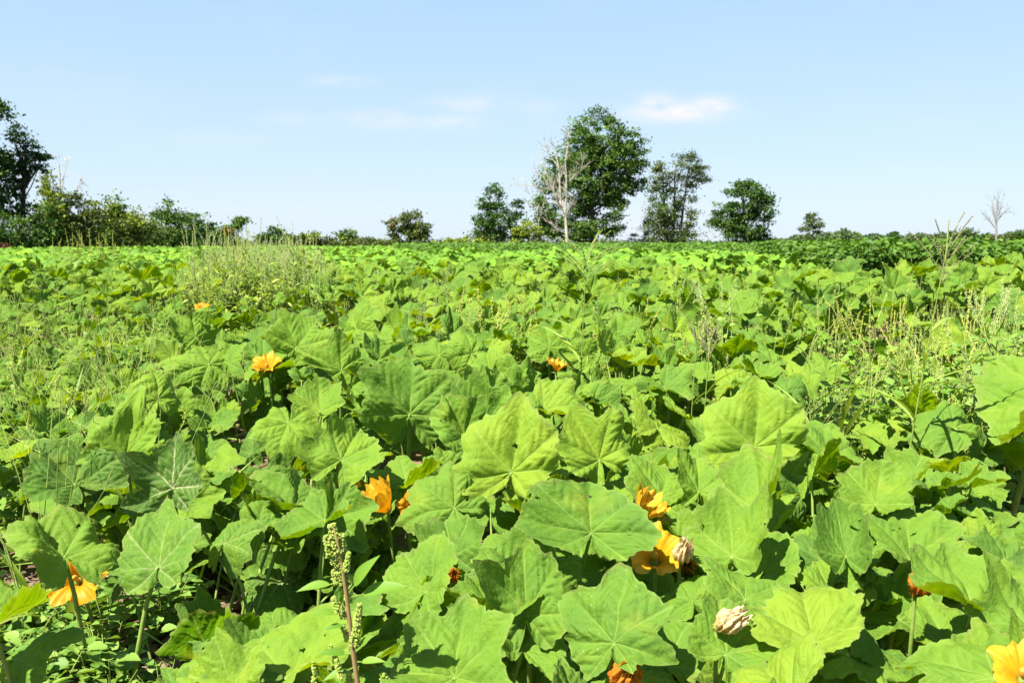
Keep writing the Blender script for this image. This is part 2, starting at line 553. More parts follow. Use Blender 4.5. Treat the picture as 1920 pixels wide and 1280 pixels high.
sheet('soil', -7, 7, -1, 13, 320, 320, M['soil'], True)
xs = np.concatenate([[-4000, -1500, -500, -150, -60, -30], np.linspace(-14, 14, 8), [30, 60, 150, 500, 1500, 4000]])
ys = np.concatenate([[-300, -60, -10], np.linspace(-2, 13.5, 9), [20, 40, 80, 150, 400, 1200, 4500]])
X, Y = np.meshgrid(xs, ys)
Z = ground(X, Y) - 0.07
nx, ny = len(xs), len(ys)
i = np.arange(ny - 1)[:, None] * nx + np.arange(nx - 1)[None, :]
M['field'] = plain('field_earth', (0.10, 0.13, 0.03), (0.17, 0.18, 0.06), 0.3, 0.95, 0.05, 0.2)
link('ground', mesh_np('ground', np.stack([X, Y, Z], -1).reshape(-1, 3),
                       [np.stack([i, i + 1, i + nx + 1, i + nx], -1).reshape(-1, 4)], M['field']), kind='structure')

# ------------------------------------------------------------------ pumpkin leaf meshes
VEINS = [0.0, R(47), -R(47), R(97), -R(97), R(140), -R(140)]
VLEN = [1.0, .9, .9, .78, .78, .55, .55]


def leaf_mesh(name, seed, nth, nr, fold=.15, cup=.1, wave=.08, tipc=0.0, lobed=1.0, pleat=.3, mat=None, attrs=True):
    g = np.random.default_rng(seed)
    ca = np.array([-180, -172, -158, -138, -118, -97, -74, -47, -24, 0, 24, 47, 74, 97, 118, 138, 158, 172, 180.]) * math.pi / 180
    base = np.array([.04, .14, .34, .46, .46, .64, .52, .88, .66, 1.04, .66, .88, .52, .64, .46, .46, .34, .14, .04])
    roundv = np.array([.04, .17, .42, .53, .56, .65, .66, .82, .78, .98, .78, .82, .66, .65, .56, .53, .42, .17, .04])
    broad = np.array([.04, .15, .50, .66, .67, .78, .66, .86, .73, .98, .73, .86, .66, .78, .67, .66, .50, .15, .04])
    if seed % 5 in (0, 2, 3):
        cr = broad * (1 + (lobed - .7) * .10 * np.cos(np.arange(19) * math.pi))
    else:
        cr = roundv + (base - roundv) * lobed
    cr[1:-1] *= 1 + g.normal(0, .085, 17)
    th = np.linspace(-math.pi * .985, math.pi * .985, nth)
    rr = np.interp(th, ca, cr)
    k = max(1, int(nth * .022))
    ker = np.hanning(2 * k + 3)
    ker /= ker.sum()
    rp = np.pad(rr, k + 1, mode='edge')
    rr = np.convolve(rp, ker, mode='valid')
    if nth > 60:
        rr = rr * (1 + .012 * np.sin(th * 46 + g.uniform(0, 6)) + .020 * np.sin(th * 27 + g.uniform(0, 6)) + .032 * np.sin(th * 13 + g.uniform(0, 6)))
    f = np.linspace(0.02, 1, nr) ** .85
    if nth > 60:
        for _ in range(int(g.integers(0, 4))):                     # bites out of the rim
            rr = rr * (1 - g.uniform(.05, .16) * np.exp(-((th - g.uniform(-2.6, 2.6)) / g.uniform(.02, .06)) ** 2))
    TH, FF = np.meshgrid(th, f)
    RR = FF * rr[None, :]
    x, y = RR * np.sin(TH), RR * np.cos(TH)
    z = np.zeros_like(x)
    # nearest main vein
    best = np.full(x.shape, 9.0)
    s_b, t_b = np.zeros_like(x), np.zeros_like(x)
    main = np.zeros_like(x)
    for a, ln in zip(VEINS, VLEN):
        a = a + g.normal(0, .07)
        da = np.abs((TH - a + math.pi) % (2 * math.pi) - math.pi)
        s = RR * np.cos(da)
        tt = RR * np.sin(da)
        w = .0145 * (1 - .65 * np.clip(s / ln, 0, 1))
        main = np.maximum(main, np.where(s > 0, np.exp(-(tt / w) ** 2), 0))
        up = da < best
        best = np.where(up, da, best)
        s_b = np.where(up, s, s_b)
        t_b = np.where(up, tt, t_b)
    sp = .135
    ph = (s_b - t_b * .95) / sp + g.uniform(0, 1)
    dph = np.abs(ph - np.round(ph)) * sp
    side = np.exp(-(dph / .011) ** 2) * np.clip(t_b / .02, 0, 1) * np.clip(1.1 - t_b / .32, 0, 1) * np.clip(s_b * 6, 0, 1)
    vein = np.maximum(main, side * .5)
    # relief: quilted cushions between the side veins, main veins sunk
    z += .042 * np.abs(np.sin(math.pi * ph)) ** .7 * np.clip(t_b / .08, 0, 1) * np.clip(FF * 1.5, 0, 1)
    z += pleat * t_b * (1 - .5 * FF) * np.clip(1.6 - np.abs(TH) * .55, .2, 1)
    z -= .012 * main
    for _ in range(7):
        kx, ky = g.normal(0, 9, 2)
        z += .006 * np.sin(kx * x + ky * y + g.uniform(0, 6))
    for _ in range(4):
        kx, ky = g.normal(0, 4.2, 2)
        z += .026 * np.sin(kx * x + ky * y + g.uniform(0, 6)) * np.clip(FF * 1.4, 0, 1)
    # large shape
    z += fold * np.abs(x) + cup * RR ** 2 * 1.2
    z += tipc * np.clip(y, 0, 2) ** 2
    a1, a2, a3 = g.uniform(0, 6.28, 3)
    z += wave * FF ** 2 * (np.sin(3 * TH + a1) + .8 * np.sin(5 * TH + a2) + .5 * np.sin(9 * TH + a3))
    z += .16 * g.normal() * x * y + .10 * g.normal() * x
    sx = g.choice([-1, 1])
    z += -.22 * abs(g.normal()) * np.clip(sx * x - .15, 0, 2) ** 1.5 * 1.4        # one side hangs
    z += g.uniform(-.5, .35) * np.clip(FF - .62, 0, 1) ** 2 * 1.6 * (1 + .7 * np.sin(2 * TH + a2))   # rim curls
    z += np.clip(-y - .08, 0, 1) * g.uniform(-.9, .8)          # hind lobes fold down or stand up
    x = x + y * g.uniform(-.22, .22)
    x = x * (1 + .10 * np.sin(2.3 * y + a1))
    V = np.stack([x, y, z], -1).reshape(-1, 3)
    ii = np.arange(nr - 1)[:, None] * nth + np.arange(nth - 1)[None, :]
    q = np.stack([ii, ii + nth, ii + nth + 1, ii + 1], -1).reshape(-1, 4)
    # close the middle with a fan
    V = np.vstack([V, [[0, 0, 0]]])
    c = len(V) - 1
    jj = np.arange(nth - 1)
    f3 = np.stack([jj, jj + 1, np.full(nth - 1, c)], -1)
    if nth > 60 and seed % 2:
        qc = V[q].mean(1)
        keep = np.ones(len(q), dtype=bool)
        for _ in range(int(g.integers(2, 7))):                     # insect holes
            a0, r0 = g.uniform(-2.4, 2.4), g.uniform(.3, .75)
            hx, hy, hr = r0 * math.sin(a0), r0 * math.cos(a0), g.uniform(.012, .036)
            keep &= ((qc[:, 0] - hx) ** 2 + ((qc[:, 1] - hy) * g.uniform(.6, 1.5)) ** 2) > hr * hr
        q = q[keep]
    if not attrs:
        return V, f3, q
    at_ = {'vein': np.append(vein.ravel(), 1.0), 'rim': np.append(FF.ravel(), 0)}
    return mesh_np(name, V, [f3, q], mat, at_)


LEAVES = []
for k in range(44):
    st = k % 4
    LEAVES.append(leaf_mesh('pumpkin_leaf', 100 + k, 132, 40,
                            fold=(.22, .50, .06, .36)[st] * RNG.uniform(.8, 1.3), cup=(.16, -.12, -.24, .30)[st] * RNG.uniform(.7, 1.3),
                            wave=(.045, .06, .05, .085)[st], tipc=RNG.uniform(-.28, .06), lobed=RNG.uniform(.3, 1.15), pleat=RNG.uniform(.08, .42), mat=M['leaf']))


def leaf_matrix(P, D, Nn, S, wx=1.0):
    D = nrm(D)
    Nn = np.asarray(Nn, dtype=float)
    Nn = nrm(Nn - D * np.dot(Nn, D))
    X = np.cross(D, Nn)
    return Matrix(((X[0] * S * wx, D[0] * S, Nn[0] * S, P[0]), (X[1] * S * wx, D[1] * S, Nn[1] * S, P[1]),
                   (X[2] * S * wx, D[2] * S, Nn[2] * S, P[2]), (0, 0, 0, 1)))


# ---- plants: hand-placed roots for the front of the picture, jittered rows behind
PLANTS = []         # dict(root, xy, stalk MB, n)


def add_plant(x, y, label, group=None):
    z = float(ground(x, y))
    o = thing('pumpkin_plant', label, 'pumpkin plant', (x, y, z), group)
    p = dict(o=o, x=x, y=y, z=z, mb=MB(), n=0, near=False)
    PLANTS.append(p)
    return p


def nearest_plant(x, y, only=None):
    return min((p for p in PLANTS if only is None or p['near'] == only), key=lambda p: (p['x'] - x) ** 2 + (p['y'] - y) ** 2)


def put_leaf(plant, P, D, Nn, S, tone, variant, wx=1.0, petiole=False, foot=None, scar=0.0, fleck=0.0):
    W = leaf_matrix(P, D, Nn, S, wx)
    o = bpy.data.objects.new('leaf', LEAVES[variant % len(LEAVES)])
    COL.objects.link(o)
    o.parent = plant['o']
    o.matrix_basis = Matrix.Translation(-Vector((plant['x'], plant['y'], plant['z']))) @ W
    o.color = (tone, scar, fleck, 1)
    plant['n'] += 1
    # stalk from the ground up to the leaf base
    P = np.asarray(tuple(P))
    if foot is None:
        away = np.array([plant['x'] - P[0], plant['y'] - P[1]]) * .35 + RNG.normal(0, .05, 2)
        away = np.clip(away, -.22, .22)
        foot = (P[0] + away[0], P[1] + away[1])
    fz = float(ground(foot[0], foot[1]))
    f = np.array([foot[0], foot[1], fz])
    h = P[2] - fz
    pts = [f, f * .75 + P * .25 + np.array([0, 0, .10 * h]), f * .4 + P * .6 + np.array([0, 0, .12 * h]), f * .08 + P * .92 + np.array([0, 0, .02 * h]), P - nrm(D) * .004]
    r = S * .034
    rad = [r * 1.25, r * 1.15, r, r * .85, r * .7]
    if petiole:
        mb = MB()
        mb.tube(pts, rad, 7)
        s = link('petiole', mb.mesh('petiole', M['petiole']), o)
        s.matrix_parent_inverse = W.inverted()
    else:
        plant['mb'].tube(pts, rad, 5)
    return o


PROTECT = []        # (px, py, radius, depth): hand-placed things that fill leaves must not cover


def solve_tip(P, tx, ty, L, near):
    d = ray(tx, ty).normalized()
    w = P - Vector((0, 0, CAM_H))
    b = d.dot(w)
    c = w.dot(w) - L * L
    disc = b * b - c
    if disc < 0:
        L2 = math.sqrt(max(w.dot(w) - b * b, 1e-6)) * 1.03
        s = b + (-1 if near else 1) * math.sqrt(max(b * b - w.dot(w) + L2 * L2, 0))
        L = L2
    else:
        s = b + (-1 if near else 1) * math.sqrt(disc)
    return Vector((0, 0, CAM_H)) + d * s, L


FRONT_PLANTS = [
    # x px, y px of the crown of leaves, label
    (855, 1190, 'pumpkin plant with big upright leaf at the bottom edge just right of the pigweed'),
    (1160, 1120, 'pumpkin plant with wide white flecked leaf above the wilted orange blossom at the bottom'),
    (970, 1050, 'pumpkin plant with leaf in front of the very wide one beside the golden blossoms'),
    (1110, 940, 'pumpkin plant with very wide leaf just left of the golden blossoms'),
    (830, 925, 'pumpkin plant with flat leaf right beside the half closed golden blossom'),
    (955, 800, 'pumpkin plant with upright vivid yellow green leaf in the centre'),
    (790, 710, 'pumpkin plant with pale pointed upright leaf showing radiating veins left of the vivid centre leaf'),
    (320, 850, 'pumpkin plant with dark leaf carrying white scars along its veins'),
    (120, 870, 'pumpkin plant with broad dull green leaves left of the leaf with white scars'),
    (300, 1030, 'pumpkin plant with pale veined leaf just right of the open orange blossom'),
    (70, 1010, 'pumpkin plant with large leaf directly above the open orange blossom'),
    (50, 1150, 'pumpkin plant with low leaf in the bottom left corner below the open orange blossom'),
    (570, 990, 'pumpkin plant with flat shadowed leaves just above the head of the pigweed'),
    (530, 1200, 'pumpkin plant with bright broad leaf left of the pigweed stem'),
    (560, 800, 'pumpkin plant with drooping leaves below the golden blossom on the mound'),
    (340, 640, 'pumpkin plant with long arching bright leaves next to the wiry grasses'),
    (590, 650, 'pumpkin plant with leaves right beside the golden blossom on top of the mound'),
    (750, 590, 'pumpkin plant with upright leaves along the crest of the mound'),
    (1040, 640, 'pumpkin plant around the small golden blossom right of the mound'),
    (1390, 1000, 'pumpkin plant with pale fan shaped leaf right of the golden blossoms'),
    (1330, 1110, 'pumpkin plant with small leaves around the withered cream blossom'),
    (1510, 1160, 'pumpkin plant with very bright lime leaf right of the withered cream blossom'),
    (1680, 1200, 'pumpkin plant with leaf lying flat over the bottom edge between lime leaf and corner blossom'),
    (1580, 990, 'pumpkin plant with greyer green upright leaf just right of the pale fan shaped leaf'),
    (1850, 1130, 'pumpkin plant with large overlapping leaves above the golden blossom in the corner'),
    (1900, 830, 'pumpkin plant with huge pale leaf cut by the right edge of the picture'),
    (1405, 770, 'pumpkin plant with large erect bright leaf beside the weedy gap'),
    (1110, 810, 'pumpkin plant between the vivid centre leaf and the large erect bright leaf'),
    (1420, 910, 'pumpkin plant with wide leaf below the large erect bright leaf'),
    (385, 600, 'pumpkin plant with a single small orange blossom in front of the wispy weed patch'),
    (1700, 880, 'pumpkin plant with leaves in front of the weedy gap left of the huge pale leaf'),
]
for (px, py, lb) in FRONT_PLANTS:
    q = atz(px, py, .42 if py > 740 else .68)
    p = add_plant(q.x, q.y + .06, lb)
    p['near'] = True
    p['pp'] = (px, py)


def front_plant(px, py):
    return min((p for p in PLANTS if 'pp' in p), key=lambda p: (p['pp'][0] - px) ** 2 + (p['pp'][1] - py) ** 2)


HERO = [
    (853, 1268, 905, 1087, .47, .20, 0, .00, .50, 0, 1.0),
    (1152, 1205, 1172, 1022, .46, .20, 0, .05, .38, 12, 1.05),
    (988, 1152, 958, 955, .42, .235, 0, .10, .42, 4, .85),
    (800, 1108, 868, 985, .40, .20, 0, -.1, .55, 8, 1.0),
    (1108, 998, 1130, 856, .52, .21, 0, .0, .34, 3, 1.35),
    (852, 952, 742, 862, .45, .22, 0, .1, .50, 2, 1.0),
    (958, 885, 955, 718, .53, .235, 0, .0, .82, 1, .92),
    (1123, 862, 1060, 752, .52, .22, 0, .2, .78, 5, 1.0),
    (768, 776, 775, 624, .60, .235, 0, .0, .40, 0, .95),
    (908, 792, 942, 672, .60, .21, 0, .2, .42, 7, .8),
    (872, 818, 832, 704, .57, .21, 0, -.2, .50, 9, .75),
    (325, 914, 312, 770, .50, .235, 0, .0, .10, 4, .95),
    (140, 906, 72, 812, .48, .24, 0, .1, .16, 8, 1.0),
    (236, 852, 238, 722, .55, .23, 0, .0, .66, 7, .9),
    (540, 792, 498, 882, .62, .22, 1, .1, .66, 2, 1.0),
    (600, 770, 600, 700, .60, .20, 0, .2, .58, 12, 1.0),
    (640, 862, 690, 782, .55, .22, 0, .1, .62, 6, 1.0),
    (422, 1018, 485, 930, .43, .17, 0, .1, .42, 10, .9),
    (608, 976, 520, 1052, .47, .19, 1, -.2, .45, 12, 1.0),
    (622, 968, 722, 1040, .45, .19, 1, .2, .40, 2, 1.0),
    (296, 1062, 352, 945, .40, .215, 0, .1, .40, 8, 1.0),
    (120, 1042, 52, 935, .44, .23, 0, .0, .52, 3, 1.0),
    (-15, 1172, 124, 1112, .45, .20, 0, .0, .60, 6, 1.0),
    (525, 1090, 470, 1155, .24, .18, 1, .0, .28, 2, 1.0),
    (537, 1268, 602, 1112, .43, .215, 0, .0, .72, 1, 1.15),
    (432, 1295, 348, 1232, .42, .16, 0, .1, .74, 9, 1.0),
    (1415, 952, 1420, 868, .50, .225, 0, .0, .62, 3, 1.15),
    (1310, 922, 1330, 850, .48, .16, 0, .0, .60, 11, 1.0),
    (1442, 1000, 1505, 928, .40, .18, 0, .0, .50, 6, 1.0),
    (1372, 1042, 1352, 943, .45, .20, 0, .0, .62, 3, 1.1),
    (1436, 1068, 1498, 1003, .40, .17, 0, .1, .52, 8, 1.0),
    (1585, 1042, 1548, 916, .46, .22, 0, .1, .34, 1, .55),
    (1706, 1046, 1690, 956, .44, .20, 0, .1, .52, 7, 1.2),
    (1562, 1122, 1520, 1034, .36, .17, 0, .1, .64, 9, .8),
    (1526, 1202, 1488, 1072, .45, .21, 0, .1, .86, 10, 1.1),
    (1592, 1226, 1758, 1236, .38, .22, 0, .1, .56, 6, 1.0),
    (1362, 1226, 1452, 1138, .42, .17, 0, .0, .48, 12, 1.0),
    (1397, 1122, 1398, 1048, .43, .16, 0, .0, .50, 14, 1.0),
    (1298, 1126, 1262, 1054, .38, .13, 0, .0, .48, 2, 1.0),
    (1312, 1140, 1348, 1084, .34, .11, 0, .1, .42, 6, 1.0),
    (1480, 1305, 1402, 1226, .44, .20, 0, .1, .80, 10, 1.1),
    (1290, 1226, 1322, 1180, .36, .11, 0, .0, .44, 14, 1.0),
    (1826, 1140, 1776, 1008, .47, .23, 0, .1, .54, 0, 1.15),
    (1866, 1272, 1822, 1140, .46, .22, 0, .0, .56, 12, 1.1),
    (1930, 1180, 1905, 1040, .46, .22, 0, -.1, .56, 4, 1.0),
    (1820, 998, 1802, 898, .30, .23, 0, .0, .22, 2, 1.1),
    (1978, 742, 1824, 890, .66, .30, 1, -.2, .55, 6, 1.2),
    (1790, 802, 1692, 742, .50, .24, 0, .0, .45, 2, 1.0),
    (1414, 838, 1396, 690, .54, .25, 0, .1, .78, 1, 1.05),
    (1352, 832, 1262, 772, .50, .22, 0, .0, .58, 6, 1.0),
    (1522, 890, 1602, 858, .46, .19, 0, .0, .66, 9, 1.0),
    (1642, 945, 1660, 850, .44, .21, 0, .0, .60, 12, 1.0),
    (1240, 930, 1262, 850, .44, .20, 0, .0, .60, 14, 1.0),
    (1150, 930, 1180, 868, .40, .15, 0, .0, .60, 6, 1.0),
    (392, 682, 282, 645, .66, .25, 0, .2, .68, 10, 1.0),
    (366, 632, 300, 580, .66, .23, 0, .0, .64, 6, 1.0),
    (556, 652, 610, 574, .72, .23, 0, -.1, .64, 0, 1.0),
    (640, 694, 566, 640, .70, .22, 0, .1, .66, 11, 1.0),
    (668, 616, 682, 530, .72, .24, 0, .0, .62, 4, .8),
    (742, 632, 762, 576, .72, .20, 0, .0, .60, 3, 1.0),
    (846, 632, 840, 566, .70, .20, 0, .0, .34, 1, .6),
    (1030, 650, 1020, 582, .68, .22, 0, .1, .56, 8, 1.0),
    (470, 850, 462, 780, .34, .20, 0, .1, .16, 6, .9),
    (700, 985, 760, 1010, .32, .19, 0, .0, .30, 14, 1.0),
    (850, 1040, 832, 950, .36, .2, 0, .0, .30, 6, 1.0),
    (235, 1085, 232, 1040, .25, .13, 0, .0, .06, 2, 1.3),
    (980, 1215, 1010, 1130, .35, .18, 0, .0, .50, 8, .9),
    (650, 1180, 690, 1120, .34, .15, 0, .0, .4, 6, 1.0),
    (1245, 1245, 1210, 1160, .37, .18, 0, .0, .46, 8, 1.0),
    (1690, 1120, 1640, 1080, .33, .17, 0, .0, .46, 6, 1.0),
    (366, 606, 340, 592, .72, .19, 0, .0, .55, 3, 1.0),
    (402, 612, 428, 596, .72, .19, 0, .1, .50, 7, 1.0),
    (745, 1260, 725, 1180, .36, .15, 0, .0, .38, 14, 1.0),
]
SCAR = {(325, 914): 1.0, (525, 1090): .7, (296, 1062): .35, (422, 1018): .3}
FLECK = {(1152, 1205): 1.0, (1397, 1122): .7, (1372, 1042): .6, (1592, 1226): .5}
for hi, (bx, by, tx, ty, z, L, near, lean, tone, var, wx) in enumerate(HERO):
    P = atz(bx, by, z)
    Tp, L = solve_tip(P, tx, ty, L, near)
    var = var + 14 * (hi % 3)
    pref = np.array([lean - .14 + RNG.normal(0, .28), -.5 + RNG.normal(0, .3), 1.0])
    D = np.array(Tp - P)
    put_leaf(front_plant(.6 * bx + .4 * tx, .6 * by + .4 * ty), P, D, pref, L * (.77 if (100 + var % 44) % 5 in (0, 2, 3) else .86), min(1, max(.02, .55 + (tone - .5) * 1.25)), var, wx, petiole=True, scar=SCAR.get((bx, by), 0.0), fleck=FLECK.get((bx, by), 0.0))
    mx_, my_ = .6 * bx + .4 * tx, .6 * by + .4 * ty
    PROTECT.append((mx_, my_, L / P.y * FPX * .40, P.y, False))


# ---- blossoms
def blossom_mesh(name, seed, mat, opened=1.0, crumple=0.0):
    g = np.random.default_rng(seed)
    nth, nr = 80, 16
    th = np.linspace(0, 2 * math.pi, nth, endpoint=False)
    f = np.linspace(0, 1, nr)
    TH, FF = np.meshgrid(th, f)
    lobe = np.abs(np.cos(2.5 * TH)) ** .8              # 1 at five points
    ln = .078 * (.76 + .24 * lobe * smooth(.35, 1, FF)) * FF
    flare = smooth(.35, 1.0, FF) * opened
    rad = .010 + .020 * smooth(0, .6, FF) + .040 * flare * FF
    z = ln * (1 - .35 * flare * opened)
    z = z - .02 * flare * opened * lobe * FF ** 4
    rad = rad * (1 + .14 * np.sin(5 * TH) * FF + .05 * np.sin(9 * TH + 1) * FF ** 2 + .02 * np.sin(23 * TH) * FF ** 3)
    z = z + .006 * np.sin(12 * TH + 2) * FF ** 3 + .004 * np.sin(19 * TH) * FF ** 2 + .0018 * np.abs(np.sin(2.5 * TH)) * FF
    if crumple:
        rad = rad * (1 - .55 * smooth(.3, 1, FF)) * (1 + crumple * .35 * np.sin(11 * TH + 9 * FF) * FF)
        z = z + crumple * .006 * np.sin(7 * TH + 20 * FF)
    x, y = rad * np.cos(TH), rad * np.sin(TH)
    x = x + g.normal(0, .0012, x.shape) * FF
    V = np.stack([x, y, z], -1).reshape(-1, 3)
    i = np.arange(nr - 1)[:, None] * nth
    j = np.arange(nth)[None, :]
    k2 = (j + 1) % nth
    q = np.stack([i + j, i + k2, i + nth + k2, i + nth + j], -1).reshape(-1, 4)
    vein = np.exp(-(np.sin(2.5 * TH) / .12) ** 2)
    return mesh_np(name, V, [q], mat, {'rim': FF.ravel(), 'vein': vein.ravel()})


BLO = {'open': blossom_mesh('flower', 1, M['flower'], 1.0), 'gold': blossom_mesh('flower', 2, M['flower_gold'], .75),
       'half': blossom_mesh('flower', 3, M['flower_gold'], .4), 'dry': blossom_mesh('flower', 4, M['flower_dry'], .1, 1.0),
       'rust': blossom_mesh('flower', 5, M['flower_rust'], .2, 1.0)}
_mb = MB()
_mb.tube([(0, 0, .005), (0, 0, .02), (0, 0, .035), (0, 0, .04)], [.004, .006, .007, .004], 8)
STAMEN = _mb.mesh('stamen', M['stamen'])
_mb = MB()
for k in range(5):
    a = k * 2 * math.pi / 5
    _mb.tube([(.009 * math.cos(a), .009 * math.sin(a), 0), (.016 * math.cos(a), .016 * math.sin(a), .012), (.026 * math.cos(a), .026 * math.sin(a), .022)], [.0016, .0012, .0005], 5)
_mb.tube([(0, 0, -.004), (0, 0, .0), (0, 0, .006)], [.006, .011, .0105], 10)
CALYX = _mb.mesh('calyx', M['petiole'])
BLOSSOMS = [  # px, py, z, kind, facing vector, size, label
    (140, 1082, .30, 'open', (.1, -.75, .6), 1.0, 'wide open orange blossom'),
    (712, 938, .46, 'half', (-.5, -.3, .8), 1.15, 'half closed golden blossom'),
    (655, 935, .42, 'open', (-.9, -.1, .5), .8, 'orange blossom showing one petal'),
    (768, 950, .44, 'open', (.4, -.6, .3), .5, 'small orange blossom'),
    (838, 992, .37, 'open', (0, -.7, .6), .7, 'shaded orange blossom'),
    (500, 684, .65, 'gold', (-.1, -.5, .8), 1.0, 'open orange blossom under a leaf'),
    (1045, 684, .63, 'gold', (.2, -.1, .9), .85, 'orange blossom seen from the side'),
    (1213, 952, .46, 'half', (.5, -.3, .8), 1.0, 'orange blossom with spread petals'),
    (1228, 1038, .455, 'gold', (-.1, -.6, .8), 1.05, 'golden yellow open blossom'),
    (1280, 1036, .47, 'dry', (.2, -.4, .9), .8, 'withered yellow blossom'),
    (1368, 1164, .485, 'dry', (.75, -.2, .5), .78, 'withered cream blossom'),
    (1728, 1092, .46, 'rust', (.2, -.4, .9), .9, 'wilted rusty orange blossom'),
    (1170, 1268, .40, 'rust', (.3, -.5, .7), .95, 'wilted orange blossom'),
    (1918, 1256, .50, 'gold', (-.3, -.4, .9), .75, 'golden blossom'),
    (378, 574, .82, 'open', (.1, -.4, .9), .6, None),
    (850, 1078, .34, 'rust', (.1, -.6, .4), .6, None),
    (1290, 1060, .32, 'rust', (-.2, -.6, .4), .8, 'rusty wilted blossom'),
    (1365, 1046, .34, 'rust', (0, -.6, .5), .5, None),
]
for (px, py, z, kd, fv, sz, lb) in BLOSSOMS:
    P = atz(px, py, z)
    PROTECT.append((px, py, 30 * sz * 2.0 / P.y, P.y + .05, True))
    pl = front_plant(px, py)
    q = Vector(fv).to_track_quat('Z', 'Y')
    W = Matrix.Translation(P - Vector(fv).normalized() * .04 * sz) @ q.to_matrix().to_4x4() @ Matrix.Scale(sz * 1.15, 4)
    o = link('flower', BLO[kd], pl['o'])
    o.matrix_basis = Matrix.Translation(-Vector((pl['x'], pl['y'], pl['z']))) @ W
    if lb:
        o['label'] = lb
    if kd in ('open', 'gold'):
        link('stamen', STAMEN, o)
    link('calyx', CALYX, o)
    b = W @ Vector((0, 0, 0))
    mb = MB()
    g0 = Vector((b.x + .04, b.y + .05, 0))
    g0.z = float(ground(g0.x, g0.y))
    mb.tube([g0, (g0 + b) * .5 + Vector((-.01, .01, .03)), b], [.006, .005, .0045], 7)
    s = link('flower_stalk', mb.mesh('flower_stalk', M['petiole']), o)
    s.matrix_parent_inverse = W.inverted()


# ---- the rest of the field as plants in jittered rows
def in_gap(x, y):
    """bare or weedy places without pumpkin leaves"""
    px, py, _ = proj((x, y, float(ground(x, y))))
    return in_gap_px(px, py)


def in_gap_px(px, py):
    if -200 < px < 350 and 1090 < py < 1400:
        return True
    if 310 < px < 490 and 1125 < py < 1245:
        return True
    if 1490 < px < 1720 and 715 < py < 905:
        return True
    if 1860 < px < 2300 and 905 < py < 1040:
        return True
    return False


yy = 1.75
while yy < 13.2:
    step = .85 if yy < 6 else 1.0
    half = .585 * yy + .45
    xx = -half + RNG.uniform(0, .5)
    while xx < half:
        x, y = xx + RNG.normal(0, .12), yy + RNG.normal(0, .12)
        xx += step
        near = y < 3.3
        left = False
        if near:
            pl = nearest_plant(x, y, True)
        else:
            if in_gap(x, y):
                continue
            if y > 11.4 and x > 4.3:
                continue
            if y >= 8.5 and x > 2.5:
                lb, gp = 'pumpkin plant in the far rows next to the soybean edge', 'far row pumpkin plants next to the soybeans'
            elif y >= 8.5 and x > -1.9:
                lb, gp = 'pumpkin plant in the far rows below the tallest tree', 'far row pumpkin plants below the tallest tree'
            elif y >= 8.5:
                lb, gp = 'pumpkin plant in the far rows around the wispy weed patch', 'far row pumpkin plants around the wispy weeds'
            elif y >= 5.4:
                lb, gp = 'pumpkin plant in the middle rows behind the raised mound of leaves', 'middle row pumpkin plants behind the mound'
            else:
                lb, gp = 'pumpkin plant of the raised leafy mound near the half hidden orange blossom', 'pumpkin plants of the raised mound'
            if x < -1.9 and y < 9:
                left = True
                lb, gp = 'low pumpkin plant with small leaves among fine grasses left of centre', 'low pumpkin plants among grasses on the left'
            elif x > 2.0 and y < 8.5:
                lb, gp = 'pumpkin plant half hidden by seedy weeds on the right side', 'pumpkin plants behind the weeds on the right'
            pl = add_plant(x, y, lb, gp)
        nl = 84 if near else (int(RNG.integers(36, 43)) if y < 6 else int(RNG.integers(21, 27)))
        if left:
            nl = int(nl * 1.45)
        for _ in range(nl):
            a, rr_ = RNG.uniform(0, 6.283), .62 * step * math.sqrt(RNG.uniform())
            lx, ly = x + rr_ * math.cos(a), y + rr_ * math.sin(a)
            if in_gap(lx, ly) and RNG.uniform() < .93:
                continue
            gz = gz_ = float(ground(lx, ly))
            hgt = float(canopy(lx, ly))
            u = RNG.uniform()
            z = gz + hgt * (1.04 - .78 * u ** 1.6)
            if near:
                z = gz + (RNG.uniform(.10, .31) if RNG.uniform() < .62 else RNG.uniform(.31, .45))
            L = RNG.uniform(.11, .20) * (1.0 if y > 3.3 else .9)
            if lx < -1.7 and ly < 9:
                L *= .72
            nn = np.array([RNG.normal(-.03, .48), RNG.normal(-.22, .48), 1.0])
            if RNG.uniform() < .24 and not near:
                nn = np.array([RNG.normal(0, .8), RNG.normal(-.8, .4), .7])
            az = RNG.uniform(0, 6.283)
            if RNG.uniform() < .5:
                az = math.pi / 2 + RNG.normal(0, .8)
            D = np.array([math.cos(az), math.sin(az), 0.0])
            nn = nrm(nn)
            D = D - nn * np.dot(nn, D)
            px, py, dep = proj((lx, ly, z))
            rad = L / dep * FPX * .6
            if any((fl or z - gz_ > .30) and dep < d0 + .03 and (px - a0) ** 2 + (py - b0) ** 2 < (r0 + rad) ** 2 for (a0, b0, r0, d0, fl) in PROTECT):
                continue
            if in_gap_px(px, py) and RNG.uniform() < .9:
                continue
            if px < -140 or px > 2060 or py > 1420:
                continue
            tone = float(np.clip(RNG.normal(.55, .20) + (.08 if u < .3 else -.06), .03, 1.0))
            put_leaf(pl, (lx, ly, z), D, nn, L, tone, int(RNG.integers(0, 44)), RNG.uniform(.85, 1.15), petiole=False)
    yy += step * .95

